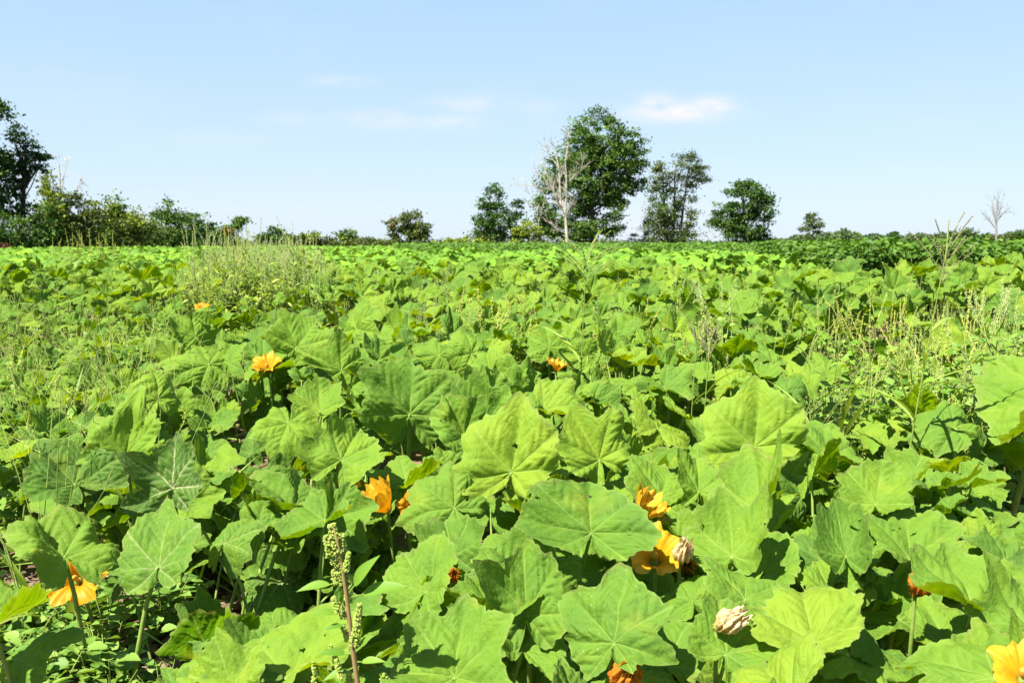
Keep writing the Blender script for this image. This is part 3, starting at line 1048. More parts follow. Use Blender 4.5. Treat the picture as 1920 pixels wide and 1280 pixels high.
for p in PLANTS:
    if p['n'] == 0:
        bpy.data.objects.remove(p['o'])
        continue
    org = (p['x'], p['y'], p['z'])
    if p['mb'].n:
        link('stem', p['mb'].mesh('stem', M['petiole'], origin=org), p['o'], kind='stuff')
    mb = MB()
    a = RNG.uniform(0, 6.28)
    pts = []
    for k in range(9):
        t = (k - 4) * .14
        x, y = p['x'] + t * math.cos(a) + .05 * math.sin(k * 1.9), p['y'] + t * math.sin(a) + .05 * math.cos(k * 1.7)
        pts.append((x, y, float(ground(x, y)) + .022))
    mb.tube(pts, [.006, .008, .010, .011, .011, .010, .009, .007, .005], 7)
    link('vine', mb.mesh('vine', M['petiole'], origin=org), p['o'])
PLANTS = [p for p in PLANTS if p['n']]


# ------------------------------------------------------------------ far pumpkin leaves (past counting)
def soy_x(y):
    """left border of the soybean field at distance y"""
    y = np.asarray(y, dtype=float)
    return np.interp(y, [11.5, 12, 19, 28, 35, 37.5, 38, 132], [4.6, 4.6, 5.8, 7.3, 7.0, -4.5, -4.9, -17])


def far_leaves(y0, y1, dens, size, lowres, tone_mean):
    nth, nr = lowres
    V, f3, f4 = leaf_mesh('x', 5, nth, nr, fold=.15, cup=-.05, wave=.06, attrs=False)
    n = int(dens * .6 * (y1 * y1 - y0 * y0))
    y = np.sqrt(RNG.uniform(y0 * y0, y1 * y1, n))
    x = RNG.uniform(-.6, .6, n) * y
    ok = x < soy_x(y) - .15
    x, y = x[ok], y[ok]
    n = len(x)
    z = ground(x, y) + canopy(x, y) * (1.05 - .5 * RNG.uniform(size=n) ** 2) + .05 * vnoise(x * .5, y * .35, 9)
    Nn = np.stack([RNG.normal(0, .45, n), RNG.normal(-.3, .5, n), np.ones(n)], -1)
    az = RNG.uniform(0, 6.283, n)
    D = np.stack([np.cos(az), np.sin(az), RNG.normal(.1, .2, n)], -1)
    mb = MB()
    mb.leaves((V, f3, f4), np.stack([x, y, z], -1), D, Nn, RNG.uniform(.75, 1.2, n) * size, np.clip(RNG.normal(tone_mean, .17, n), 0, 1))
    return mb


mb = far_leaves(12.9, 26, 20, .16, (18, 4), .30)
mb2 = far_leaves(26, 78, 7.0, .21, (9, 2), .22)
mb.V += mb2.V
mb.T += mb2.T
mb.F3 += [f + mb.n for f in mb2.F3]
mb.F4 += [f + mb.n for f in mb2.F4]
o = link('pumpkin_foliage', mb.mesh('pumpkin_foliage', M['leaf_far']), kind='stuff')
o['label'] = 'far part of the pumpkin field merging into one sheet of bright green leaves'

# ------------------------------------------------------------------ soybeans
def soy_plant(seed):
    mb, ms = MB(), MB()
    h = RNG.uniform(.90, .98)
    n = 190
    z = h * (1 - .8 * RNG.uniform(size=n) ** 1.3)
    a = RNG.uniform(0, 6.283, n)
    r = RNG.uniform(.03, .26, n)
    P = np.stack([r * np.cos(a), r * np.sin(a), z], -1)
    D = np.stack([np.cos(a), np.sin(a), RNG.normal(-.25, .35, n)], -1)
    Nn = np.stack([RNG.normal(0, .5, n), RNG.normal(-.2, .5, n), np.ones(n)], -1)
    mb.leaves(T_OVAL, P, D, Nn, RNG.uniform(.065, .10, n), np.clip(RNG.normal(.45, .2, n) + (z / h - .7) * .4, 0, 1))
    for k in range(4):
        a = RNG.uniform(0, 6.28)
        ms.tube([(0, 0, 0), (.04 * math.cos(a), .04 * math.sin(a), h * .5), (.1 * math.cos(a), .1 * math.sin(a), h * .93)], [.006, .005, .003], 5)
    return mb.mesh('foliage', M['soy_leaf'], smooth=False), ms.mesh('stem', M['weed_stem'])


SOY = [soy_plant(k) for k in range(6)]
spots = []
for row in range(5):
    x = 4.5 + row * .1
    while x < 7.9:
        spots.append((x + RNG.normal(0, .03), 11.75 + row * .42 + RNG.normal(0, .04)))
        x += .215
yv = 12.2
while yv < 28:
    for row in range(3):
        spots.append((float(soy_x(yv)) + row * .42 + RNG.normal(0, .05), yv + RNG.normal(0, .05)))
    yv += .25 + (yv - 12) * .012
spots = spots[:296]
for k, (x, y) in enumerate(spots):
    first = x > float(soy_x(y)) + .9 or y < 12.1
    t = thing('soybean_plant', ('dark green soybean plant along the near edge of the soybean field' if first else
                               'dark green soybean plant on the slanting border between soybeans and pumpkins'), 'soybean plant',
              (x, y, float(ground(x, y))), 'soybean plants on the near edge' if first else 'soybean plants on the slanting border', RNG.uniform(0, 6.28), RNG.uniform(.88, 1.12))
    fo, st = SOY[k % 6]
    link('foliage', fo, t, kind='stuff')
    link('stem', st, t)
    if first and RNG.uniform() < .3:
        mb = MB()
        n = 3
        mb.leaves(T_OVAL, np.stack([RNG.uniform(-.2, .2, n), RNG.uniform(-.27, -.2, n), RNG.uniform(.2, .55, n)], -1),
                  np.stack([RNG.normal(0, 1, n), -np.ones(n), RNG.normal(-.2, .3, n)], -1), np.tile([0, -.6, 1.], (n, 1)), RNG.uniform(.09, .14, n), RNG.uniform(0, 1, n))
        lf = link('yellow_foliage', mb.mesh('yellow_foliage', M['soy_yellow'], False), t, kind='stuff')
        lf['label'] = 'yellowing soybean leaves'
        t.rotation_euler = (0, 0, RNG.normal(0, .3))
mb = MB()


def soy_mass(y0, y1, dens, size, zlo):
    n = int(dens * .62 * (y1 * y1 - y0 * y0))
    y = np.sqrt(RNG.uniform(y0 * y0, y1 * y1, n))
    x = RNG.uniform(-.62, .62, n) * y
    ok = (x > soy_x(y) + np.where(y < 30, .9, 0)) & (y > 13.4)
    x, y = x[ok], y[ok]
    n = len(x)
    rowz = .05 * np.sin(y * 2 * math.pi / .75) if y1 < 50 else 0
    z = ground(x, y) + .92 - zlo * RNG.uniform(size=n) ** 1.5 + rowz + .05 * vnoise(x * .4, y * .3, 2)
    a = RNG.uniform(0, 6.283, n)
    D = np.stack([np.cos(a), np.sin(a), RNG.normal(-.1, .35, n)], -1)
    Nn = np.stack([RNG.normal(0, .5, n), RNG.normal(-.25, .5, n), np.ones(n)], -1)
    mb.leaves(T_RHOMB if y0 > 24 else T_OVAL, np.stack([x, y, z], -1), D, Nn, RNG.uniform(.8, 1.25, n) * size, np.clip(RNG.normal(.5, .22, n), 0, 1))


soy_mass(13.3, 24, 200, .09, .45)
soy_mass(24, 45, 70, .14, .4)
soy_mass(45, 78, 14, .28, .4)
soy_mass(78, 132, 6, .42, .45)
o = link('soybean_foliage', mb.mesh('soybean_foliage', M['soy_leaf'], False), kind='stuff')
o['label'] = 'dark green soybean field reaching back to the trees'

# ------------------------------------------------------------------ trees
def tree_mats(name, dark, light):
    return simple_leaf(name, tuple(v * 1.8 for v in dark), tuple(v * 2.3 for v in light), 0.25, 0.6, 0.15, (1.25, 1.2, .5))


M['t_deep'] = tree_mats('tree_deep_green', (0.018, 0.050, 0.010), (0.085, 0.160, 0.028))
M['t_mid'] = tree_mats('tree_mid_green', (0.022, 0.060, 0.012), (0.110, 0.190, 0.030))
M['t_blue'] = tree_mats('tree_blue_green', (0.016, 0.042, 0.018), (0.075, 0.130, 0.045))
M['t_olive'] = tree_mats('tree_olive', (0.035, 0.058, 0.012), (0.130, 0.170, 0.035))
M['t_lime'] = tree_mats('tree_lime', (0.080, 0.130, 0.012), (0.260, 0.320, 0.035))
M['t_grey'] = tree_mats('tree_grey_green', (0.040, 0.065, 0.022), (0.160, 0.190, 0.065))
M['t_rust'] = tree_mats('tree_rust', (0.100, 0.050, 0.014), (0.230, 0.130, 0.035))
M['t_brown'] = tree_mats('dry_brush', (0.060, 0.022, 0.014), (0.150, 0.060, 0.040))
M['t_far'] = tree_mats('far_wood', (0.030, 0.060, 0.022), (0.110, 0.160, 0.045))


def tree(name, label, cat, px, base_py, Y, blobs, mat, leaf=.30, dens=1.0, group=None, bough=.75, trunk_r=.22, limbs=14, flat=.45, accent=None, stems=1):
    base = at(px, base_py, Y)
    base.z = float(ground(base.x, Y)) - .05
    root = thing(name, label, cat, tuple(base), group)
    mb, tb = MB(), MB()
    k = Y / FPX * math.sqrt(1 + ((px - 960) / FPX) ** 2 * 0)
    cents = []
    for (bx, by, rx, ry) in blobs:
        c = at(bx, by, Y)
        ax, az = rx * k, ry * k
        ay = .8 * min(ax, az * 1.2)
        vol = ax * az
        nb = max(7, int(dens * 2.8 * vol / (bough * bough) + 5))
        v = rand_unit(nb)
        rr_ = RNG.uniform(.15, 1.0, nb) ** .45
        B = np.array(c)[None] + v * rr_[:, None] * np.array([ax, ay, az])[None] * .93
        B[:, 2] = np.maximum(B[:, 2], base.z + .3)
        for b in B:
            nl = int(RNG.integers(44, 76) * (bough / .75) ** .8)
            out = nrm(b - np.array(c))
            s = bough * RNG.uniform(.55, 1.25)
            q = RNG.normal(size=(nl, 3)) * np.array([s, s, s * flat]) * .55
            P = b[None] + q + out[None] * np.abs(RNG.normal(0, .25 * s, nl))[:, None]
            D = rand_unit(nl) + out[None] * .7 + np.array([0, 0, -.1])
            Nn = rand_unit(nl) * .8 + out[None] * .35 + np.array([0, 0, .75])
            tn = np.clip(RNG.normal(.45, .22) + RNG.normal(0, .16, nl), 0, 1)
            mb.leaves(T_RHOMB, P, D, Nn, RNG.uniform(.7, 1.3, nl) * leaf, tn)
        cents += [tuple(b) for b in B]
    top = max(c[2] for c in cents)
    bx = base.x
    for sidx in range(stems):
        off = (sidx - (stems - 1) / 2) * trunk_r * 3
        tops = at(np.mean([b[0] for b in blobs]), min(b[1] for b in blobs), Y)
        pts = []
        for q in range(7):
            f = q / 6
            pts.append((bx + off * (1 + f * 2) + (tops.x - bx) * f + RNG.normal(0, .05), base.y + RNG.normal(0, .05), base.z + (top - base.z) * .9 * f))
        tb.tube(pts, [trunk_r * (1.15 - .95 * q / 6) for q in range(7)], 8)
        for _ in range(limbs // stems):
            c = np.array(cents[int(RNG.integers(0, len(cents)))])
            f = np.clip((c[2] - base.z) / (top - base.z) - .18, .06, .85)
            i0 = min(int(f * 6), 5)
            s0 = np.array(pts[i0]) + (np.array(pts[i0 + 1]) - np.array(pts[i0])) * (f * 6 - i0)
            mid = (s0 + c) * .5 + np.array([0, 0, -.15])
            tb.tube([s0, mid, c], [trunk_r * .34 * (1 - f * .5), trunk_r * .2, .015], 5)
    link('crown', mb.mesh('crown', mat, False, base), root)
    link('trunk', tb.mesh('trunk', M['bark'], True, base), root)
    if accent:
        am = MB()
        for (ax_, ay_, rx, ry, m_) in accent:
            c = at(ax_, ay_, Y - .5)
            nl = int(rx * ry * .9) + 40
            P = np.array(c)[None] + RNG.normal(size=(nl, 3)) * np.array([rx * k, rx * k * .5, ry * k]) * .5
            am.leaves(T_RHOMB, P, rand_unit(nl), rand_unit(nl, .6), RNG.uniform(.7, 1.2, nl) * leaf, RNG.uniform(0, 1, nl))
        a = link('creeper', am.mesh('creeper', M[accent[0][4]], False, base), root)
    return root


# solitary trees beyond the soybeans
tree('big_tree', 'tallest tree, broad dark green crown behind the bare dead tree', 'tree', 1112, 458, 120,
     [(1128, 262, 62, 52), (1112, 330, 75, 62), (1165, 330, 42, 62), (1120, 400, 58, 52), (1085, 300, 42, 60), (1036, 385, 34, 60), (1060, 432, 56, 26), (1190, 290, 20, 40), (1042, 320, 22, 28)],
     M['t_mid'], .34, 1.5, bough=.95, trunk_r=.42, limbs=40)
tree('vine_covered_tree', 'thin grey green tree with wispy top leaning right, right of the tallest tree', 'tree', 1262, 455, 118,
     [(1238, 335, 22, 34), (1285, 318, 32, 36), (1250, 385, 30, 45), (1232, 425, 22, 32), (1285, 400, 20, 50), (1262, 440, 40, 14), (1310, 330, 18, 22)],
     M['t_grey'], .26, 1.2, bough=.75, trunk_r=.2, limbs=36, stems=3, accent=[(1240, 400, 26, 60, 't_mid'), (1282, 442, 40, 14, 't_olive')])
tree('round_tree', 'rounded open crowned tree standing alone in the right half', 'tree', 1398, 457, 112,
     [(1398, 378, 42, 38), (1362, 405, 28, 26), (1430, 392, 24, 30), (1395, 425, 44, 32), (1420, 440, 30, 18), (1340, 410, 10, 12), (1405, 355, 24, 16)],
     M['t_deep'], .30, 1.4, bough=.72, trunk_r=.3, limbs=28, accent=[(1372, 430, 26, 34, 't_mid')])
tree('sapling', 'small thin sapling with bare lower trunk right of the round tree', 'tree', 1527, 452, 112,
     [(1524, 412, 11, 14), (1512, 426, 10, 8), (1534, 426, 8, 14)], M['t_olive'], .24, .9, bough=.45, trunk_r=.09, limbs=10)
tree('conical_tree', 'dark conical tree between the round bush and the tallest tree', 'tree', 922, 457, 115,
     [(922, 372, 20, 26), (912, 400, 26, 28), (935, 420, 28, 32), (905, 432, 20, 22), (925, 445, 36, 12)], M['t_deep'], .28, 1.2, bough=.62, trunk_r=.22, limbs=22, accent=[(905, 446, 30, 12, 't_olive')])
tree('slender_tree', 'slender dark tree beside the lime green bush', 'tree', 970, 456, 116,
     [(968, 392, 10, 18), (972, 420, 14, 22), (966, 440, 12, 14)], M['t_deep'], .26, 1.1, bough=.5, trunk_r=.12, limbs=10)
tree('lime_bush', 'lime green bush at the foot of the dead tree', 'bush', 992, 457, 113,
     [(990, 432, 22, 16), (975, 444, 18, 12), (1004, 444, 14, 12)], M['t_lime'], .26, 1.2, bough=.5, trunk_r=.08, limbs=6)
tree('round_bush', 'rounded brownish green bush standing alone left of centre', 'bush', 768, 466, 85,
     [(778, 418, 26, 22), (745, 422, 22, 16), (765, 442, 40, 20), (790, 436, 16, 20)], M['t_olive'], .22, 1.3, bough=.45, trunk_r=.12, limbs=16, accent=[(738, 418, 9, 9, 't_rust')])
tree('wispy_bush', 'faint wispy shrub left of the grey green tree', 'bush', 1210, 455, 124,
     [(1208, 430, 12, 18), (1200, 446, 22, 8), (1215, 415, 6, 10)], M['t_grey'], .2, .55, bough=.5, trunk_r=.05, limbs=10)
# hedgerow on the left, nearer
H = 'trees and bushes of the left hedgerow'
tree('tall_tree', 'tall dark tree cut off by the left edge, highest of the hedgerow', 'tree', -46, 478, 58,
     [(-52, 250, 42, 60), (-8, 208, 22, 14), (-30, 330, 46, 50), (-8, 300, 16, 36), (-20, 410, 46, 60)], M['t_deep'], .22, 2.0, H, bough=.55, trunk_r=.3, limbs=24)
tree('feathery_tree', 'tall feathery blue green tree with airy branches near the left edge', 'tree', 34, 478, 60,
     [(40, 262, 22, 26), (48, 305, 34, 30), (20, 330, 26, 36), (68, 285, 10, 10), (76, 318, 10, 9), (22, 380, 34, 30), (60, 395, 30, 20), (74, 292, 12, 6)],
     M['t_blue'], .19, 1.25, H, bough=.42, trunk_r=.2, limbs=34, flat=.35)
tree('dark_bush', 'large dark bush at the foot of the feathery tree', 'bush', 30, 478, 56,
     [(20, 430, 44, 34), (60, 440, 36, 30), (85, 420, 20, 30), (10, 455, 50, 20)], M['t_deep'], .2, 1.4, H, bough=.48, trunk_r=.1, limbs=14)
tree('creeper_covered_tree', 'creeper covered tree with bare twigs poking from its top', 'tree', 100, 478, 57,
     [(98, 352, 16, 22), (108, 385, 24, 30), (96, 425, 34, 44), (120, 440, 26, 30)], M['t_olive'], .19, 1.25, H, bough=.44, trunk_r=.12, limbs=22, accent=[(86, 352, 8, 22, 't_lime'), (100, 400, 20, 40, 't_mid')])
tree('dome_bush', 'dome shaped olive bush with arching sprays on top', 'bush', 156, 476, 58,
     [(152, 398, 30, 26), (180, 412, 20, 26), (150, 440, 40, 30), (140, 372, 12, 5)], M['t_olive'], .19, 1.2, H, bough=.45, trunk_r=.1, limbs=18)
tree('upright_bush', 'narrow upright green bush rising between two domes', 'bush', 214, 474, 60,
     [(214, 392, 16, 22), (212, 425, 22, 30), (224, 402, 10, 14)], M['t_mid'], .19, 1.2, H, bough=.42, trunk_r=.1, limbs=12, accent=[(212, 400, 14, 26, 't_lime')])
tree('golden_bush', 'rounded yellow green bush in the middle of the hedgerow', 'bush', 260, 476, 60,
     [(258, 420, 26, 22), (278, 440, 26, 24), (240, 448, 26, 24)], M['t_olive'], .19, 1.35, H, bough=.45, trunk_r=.1, limbs=14, accent=[(250, 415, 26, 18, 't_lime')])
tree('feathered_bush', 'bush with light feathery upright top', 'bush', 320, 476, 63,
     [(318, 396, 18, 18), (330, 404, 16, 14), (302, 404, 10, 10), (318, 435, 34, 28), (300, 452, 28, 20)], M['t_mid'], .2, 1.2, H, bough=.45, trunk_r=.1, limbs=14)
tree('low_bush', 'low dark bush near the right end of the hedgerow', 'bush', 372, 475, 66,
     [(366, 420, 20, 18), (380, 440, 28, 24), (352, 450, 24, 18)], M['t_deep'], .2, 1.2, H, bough=.45, trunk_r=.08, limbs=10)
tree('reddish_bush', 'bush with reddish leaves at the right end of the hedgerow', 'bush', 420, 473, 68,
     [(405, 430, 20, 16), (428, 445, 22, 16), (400, 452, 24, 14)], M['t_mid'], .2, 1.1, H, bough=.42, trunk_r=.07, limbs=8, accent=[(428, 437, 14, 10, 't_rust')])
for px, tp, rx in ((126, 398, 30), (178, 396, 34), (236, 408, 30), (288, 412, 30), (342, 410, 30), (398, 428, 30), (446, 446, 24)):
    tree('back_bush', 'bush in the continuous dark bank behind the front bushes of the hedgerow', 'bush', px, 474, 68,
         [(px, tp + 24, rx, 22), (px - 14, tp + 46, rx, 26), (px + 14, tp + 46, rx, 26)], M[('t_deep', 't_olive', 't_mid')[px % 3]], .22, 1.5, 'back bushes of the hedgerow', bough=.5, trunk_r=.1, limbs=8)
tree('little_tree', 'little flat topped tree rising behind the tall weeds', 'tree', 448, 466, 95,
     [(446, 418, 13, 7), (440, 428, 12, 5), (452, 412, 8, 4)], M['t_mid'], .26, 1.0, H, bough=.5, trunk_r=.07, limbs=8)
tree('flat_bush', 'flat topped dark bush behind the patch of tall weeds', 'bush', 512, 462, 98,
     [(512, 440, 24, 8), (530, 448, 22, 8), (495, 446, 14, 6)], M['t_deep'], .3, 1.3, H, bough=.6, trunk_r=.08, limbs=8)
tree('yellowish_bush', 'low yellowish bush behind the right part of the tall weeds', 'bush', 588, 466, 92,
     [(585, 446, 22, 10), (610, 456, 24, 9), (560, 456, 24, 9)], M['t_olive'], .28, 1.3, H, bough=.5, trunk_r=.08, limbs=8, accent=[(590, 442, 14, 6, 't_lime')])
tree('little_tree', 'little round topped tree left of the round bush', 'tree', 652, 464, 95,
     [(650, 438, 15, 7), (658, 446, 10, 6), (640, 452, 16, 7)], M['t_mid'], .26, 1.2, H, bough=.45, trunk_r=.07, limbs=8, accent=[(642, 446, 8, 5, 't_lime')])
tree('long_low_bush', 'long low bush joining the hedgerow to the round bush', 'bush', 690, 468, 92,
     [(680, 456, 36, 8), (720, 458, 30, 7), (640, 460, 30, 7)], M['t_olive'], .28, 1.3, H, bough=.5, trunk_r=.06, limbs=6)
tree('pale_bush', 'low pale yellow green scrub right of the round bush', 'bush', 862, 461, 105,
     [(845, 456, 26, 5), (875, 453, 22, 6), (900, 456, 26, 6)], M['t_lime'], .26, 1.4, bough=.45, trunk_r=.05, limbs=5)
tree('dry_brush', 'dry reddish brown brush at the left edge of the field', 'bush', 6, 480, 48,
     [(2, 470, 18, 8), (30, 474, 14, 5)], M['t_brown'], .14, 1.5, bough=.3, trunk_r=.04, limbs=6)
tree('small_conifer', 'small pointed tree in front of the far wood', 'tree', 1677, 454, 260,
     [(1677, 446, 7, 8), (1676, 440, 4, 5)], M['t_deep'], .6, 1.2, bough=1.0, trunk_r=.15, limbs=5)
tree('dark_bush', 'dark rounded bush left of the pale dead tree', 'bush', 1822, 452, 200,
     [(1822, 440, 13, 9), (1806, 446, 18, 6), (1840, 446, 16, 6)], M['t_deep'], .5, 1.2, bough=.9, trunk_r=.12, limbs=6)
tree('brown_bush', 'brownish bush at the foot of the pale dead tree', 'bush', 1882, 453, 190,
     [(1880, 446, 22, 6)], M['t_olive'], .4, 1.2, bough=.8, trunk_r=.1, limbs=5)
tree('dark_bush', 'dark green bush at the right edge beyond the soybeans', 'bush', 1912, 452, 210,
     [(1915, 440, 22, 9), (1895, 446, 18, 6)], M['t_deep'], .5, 1.2, bough=.9, trunk_r=.12, limbs=6)

# far wood, one mass
mb = MB()
n = 9000
px = RNG.uniform(1440, 1990, n)
top = 443 + 3.5 * np.sin(px * .031) + 2.5 * np.sin(px * .09 + 1) + 1.5 * np.sin(px * .21) - 6 * np.exp(-((px - 1590) / 14) ** 2) + 6 * smooth(1500, 1450, px)
Yf = 520 + RNG.uniform(-15, 25, n)
v = RNG.uniform(0, 1, n) ** .6
pyv = 457 - (457 - top) * v
a_, b_ = (px - 960) / FPX, -(pyv - 640) / FPX
dy = CP + b_ * SP
Pz = CAM_H + (-SP + b_ * CP) * Yf / dy
P = np.stack([a_ * Yf / dy, Yf, np.maximum(Pz, .4)], -1)
mb.leaves(T_RHOMB, P, rand_unit(n), rand_unit(n, .8) + np.array([0, -.4, 0]), RNG.uniform(1.4, 3.0, n), np.clip(RNG.normal(.5, .2, n) + .15 * np.sin(px * .13), 0, 1))
n = 5200
px = RNG.uniform(-40, 1460, n)
top = 452 + 1.5 * np.sin(px * .02) + 1.5 * np.sin(px * .07 + 1)
Yf = 700 + RNG.uniform(-15, 25, n)
pyv = 458 - (458 - top) * RNG.uniform(0, 1, n)
a_, b_ = (px - 960) / FPX, -(pyv - 640) / FPX
dy = CP + b_ * SP
P = np.stack([a_ * Yf / dy, Yf, np.maximum(CAM_H + (-SP + b_ * CP) * Yf / dy, .4)], -1)
mb.leaves(T_RHOMB, P, rand_unit(n), rand_unit(n, .8) + np.array([0, -.4, 0]), RNG.uniform(1.6, 3.2, n), np.clip(RNG.normal(.5, .2, n), 0, 1))
o = link('far_wood', mb.mesh('far_wood', M['t_far'], False), kind='stuff')
o['label'] = 'far wood on the horizon'


# dead trees: limbs grown from hand-laid forks
def dead_tree(name, label, px, base_py, Y, limbs, mat, twig=1.0, group=None):
    base = at(px, base_py, Y)
    base.z = float(ground(base.x, Y)) - .05
    root = thing(name, label, 'tree', tuple(base), group)
    first = True
    for pts, r0 in limbs:
        tb = MB()
        P = [np.array(at(x, y, Y + dy_)) for (x, y, dy_) in pts]
        m = len(P)
        r0 = r0 * .85
        rad = [r0 * (1 - .80 * i / (m - 1)) for i in range(m)]
        tb.tube(P, rad, 6)
        ntw = int(twig * (5 if not first else 2) * m)
        for _ in range(ntw):
            i = int(RNG.integers(1 if first else 0, m - 1))
            f = RNG.uniform()
            s = P[i] * (1 - f) + P[i + 1] * f
            d = nrm(P[i + 1] - P[i])
            q = nrm(d + rand_unit(1)[0] * .75 + np.array([-.1, 0, .25]))
            ln = RNG.uniform(.7, 2.0) * Y / 120
            e1 = s + q * ln * .5
            q2 = nrm(q + rand_unit(1)[0] * .4)
            e2 = e1 + q2 * ln * .5
            tb.tube([s, e1, e2], [rad[i] * .3, rad[i] * .16 + .006, .008], 4)
            for _ in range(2):
                q3 = nrm(q2 + rand_unit(1)[0] * .7)
                tb.tube([e1, e1 + q3 * ln * .4], [.018, .008], 3)
        link('trunk' if first else 'limb', tb.mesh('trunk' if first else 'limb', mat, True, base), root)
        first = False
    return root


dead_tree('dead_tree', 'bare dead tree with pale forked trunk in front of the tallest tree', 1064, 460, 112, [
    ([(1064, 462, 0), (1062, 430, 0), (1060, 402, 0), (1056, 385, 0), (1052, 372, 0)], .30),
    ([(1056, 396, 0), (1046, 380, -.3), (1032, 350, -.6), (1018, 332, -.9), (1004, 320, -1)], .16),
    ([(1052, 385, 0), (1050, 350, 0), (1048, 315, .2), (1042, 288, .4), (1036, 268, .5)], .17),
    ([(1060, 400, 0), (1062, 365, -.2), (1062, 330, -.4), (1060, 300, -.4), (1066, 270, -.4), (1062, 250, -.4)], .17),
    ([(1050, 380, 0), (1040, 362, .4), (1024, 322, .6), (1014, 300, .8)], .10),
    ([(1062, 345, 0), (1078, 328, -.4), (1090, 318, -.6), (1093, 300, -.7)], .07),
    ([(1063, 405, 0), (1068, 392, -.4), (1070, 378, -.5)], .10),
    ([(1032, 356, -.4), (1008, 350, -.8), (985, 346, -1), (965, 347, -1.2)], .05),
    ([(1060, 438, 0), (1042, 428, -.5), (1028, 415, -.9)], .07),
    ([(1048, 315, 0), (1030, 290, .3), (1018, 268, .5)], .06)], M['dead_wood'], 1.3)
dead_tree('dead_tree', 'pale thin dead tree standing alone near the right edge', 1868, 455, 170, [
    ([(1868, 456, 0), (1868, 420, 0), (1869, 390, 0), (1870, 366, 0)], .24),
    ([(1868, 425, 0), (1862, 395, .5), (1860, 374, .5)], .12),
    ([(1869, 415, 0), (1880, 400, .4), (1892, 396, .5)], .10),
    ([(1868, 410, 0), (1876, 390, -.4), (1880, 372, -.4)], .10),
    ([(1868, 430, 0), (1856, 415, .4), (1850, 408, .4)], .08)], M['dead_pale'], 1.3)
dead_tree('dead_sapling', 'faint bare sapling between slender tree and dead tree', 1012, 458, 118, [
    ([(1012, 458, 0), (1010, 420, 0), (1006, 390, 0)], .10),
    ([(1010, 415, 0), (1018, 390, 0), (1022, 365, 0)], .06),
    ([(1007, 395, 0), (998, 375, 0), (990, 358, 0)], .05)], M['dead_wood'], .8)
dead_tree('dead_sapling', 'bare twiggy sapling rising from the creeper covered tree', 116, 470, 57.5, [
    ([(116, 470, 0), (114, 380, 0), (112, 325, 0), (108, 300, 0)], .07),
    ([(114, 370, 0), (120, 330, 0), (126, 308, 0)], .04),
    ([(114, 390, 0), (140, 360, 0), (160, 338, 0)], .04)], M['dead_wood'], .9)


# ------------------------------------------------------------------ weeds
def spike(mb, a, b, r, n, bead, taper=.6, tone=None, sparse=False):
    """seed spike from a to b: small beads packed round an axis"""
    a, b = np.asarray(a, dtype=float), np.asarray(b, dtype=float)
    t = np.sort(RNG.uniform(0, 1, n))
    ax = nrm(b - a)
    P = a[None] + (b - a)[None] * t[:, None]
    v = RNG.normal(size=(n, 3))
    v -= ax[None] * (v @ ax)[:, None]
    v /= np.linalg.norm(v, axis=1)[:, None] + 1e-9
    rr_ = r * (1 - taper * t) * RNG.uniform(.55, 1.0, n)
    P = P + v * rr_[:, None]
    mb.leaves(T_BEAD, P, v + ax[None] * .4, rand_unit(n), bead * RNG.uniform(.7, 1.3, n), RNG.uniform(0, 1, n))


def one_leaf(tmpl, P, D, Nn, S, mat, tone=.5, name='leaf'):
    mb = MB()
    mb.leaves(tmpl, [P], [D], [Nn], [S], [tone])
    return mb.mesh(name, mat)


# lance leaf with finer shape for weeds close to the camera
def fine_leaf(width=.22, teeth=.0, droop=.25, n=14):
    V, q = [], []
    for i in range(n + 1):
        f = i / n
        w = width * (math.sin(math.pi * min(1, f * .95 + .05) ** .8)) * (1 - .25 * f)
        if teeth:
            w *= 1 + teeth * math.sin(f * 31)
        z = -droop * f * f
        V += [[-w, f, z + .35 * w], [0, f, z], [w, f, z + .35 * w]]
    for i in range(n):
        b = i * 3
        q += [[b, b + 1, b + 4, b + 3], [b + 1, b + 2, b + 5, b + 4]]
    return np.array(V), None, q


T_FINE = fine_leaf(.20)
T_FINE_W = fine_leaf(.36, .10, .15)
T_BLADE = fine_leaf(.028, 0, .55, 18)
T_PINNA = (np.array([[0, 0, 0], [.10, .2, 0], [.36, .34, .03], [.12, .42, 0], [.30, .62, .02], [.10, .66, 0], [0, 1, -.12], [-.10, .66, 0], [-.30, .62, .02], [-.12, .42, 0], [-.36, .34, .03], [-.10, .2, 0], [0, .5, -.02]]),
           [[0, 1, 12], [1, 2, 12], [2, 3, 12], [3, 4, 12], [4, 5, 12], [5, 6, 12], [6, 7, 12], [7, 8, 12], [8, 9, 12], [9, 10, 12], [10, 11, 12], [11, 0, 12]], None)

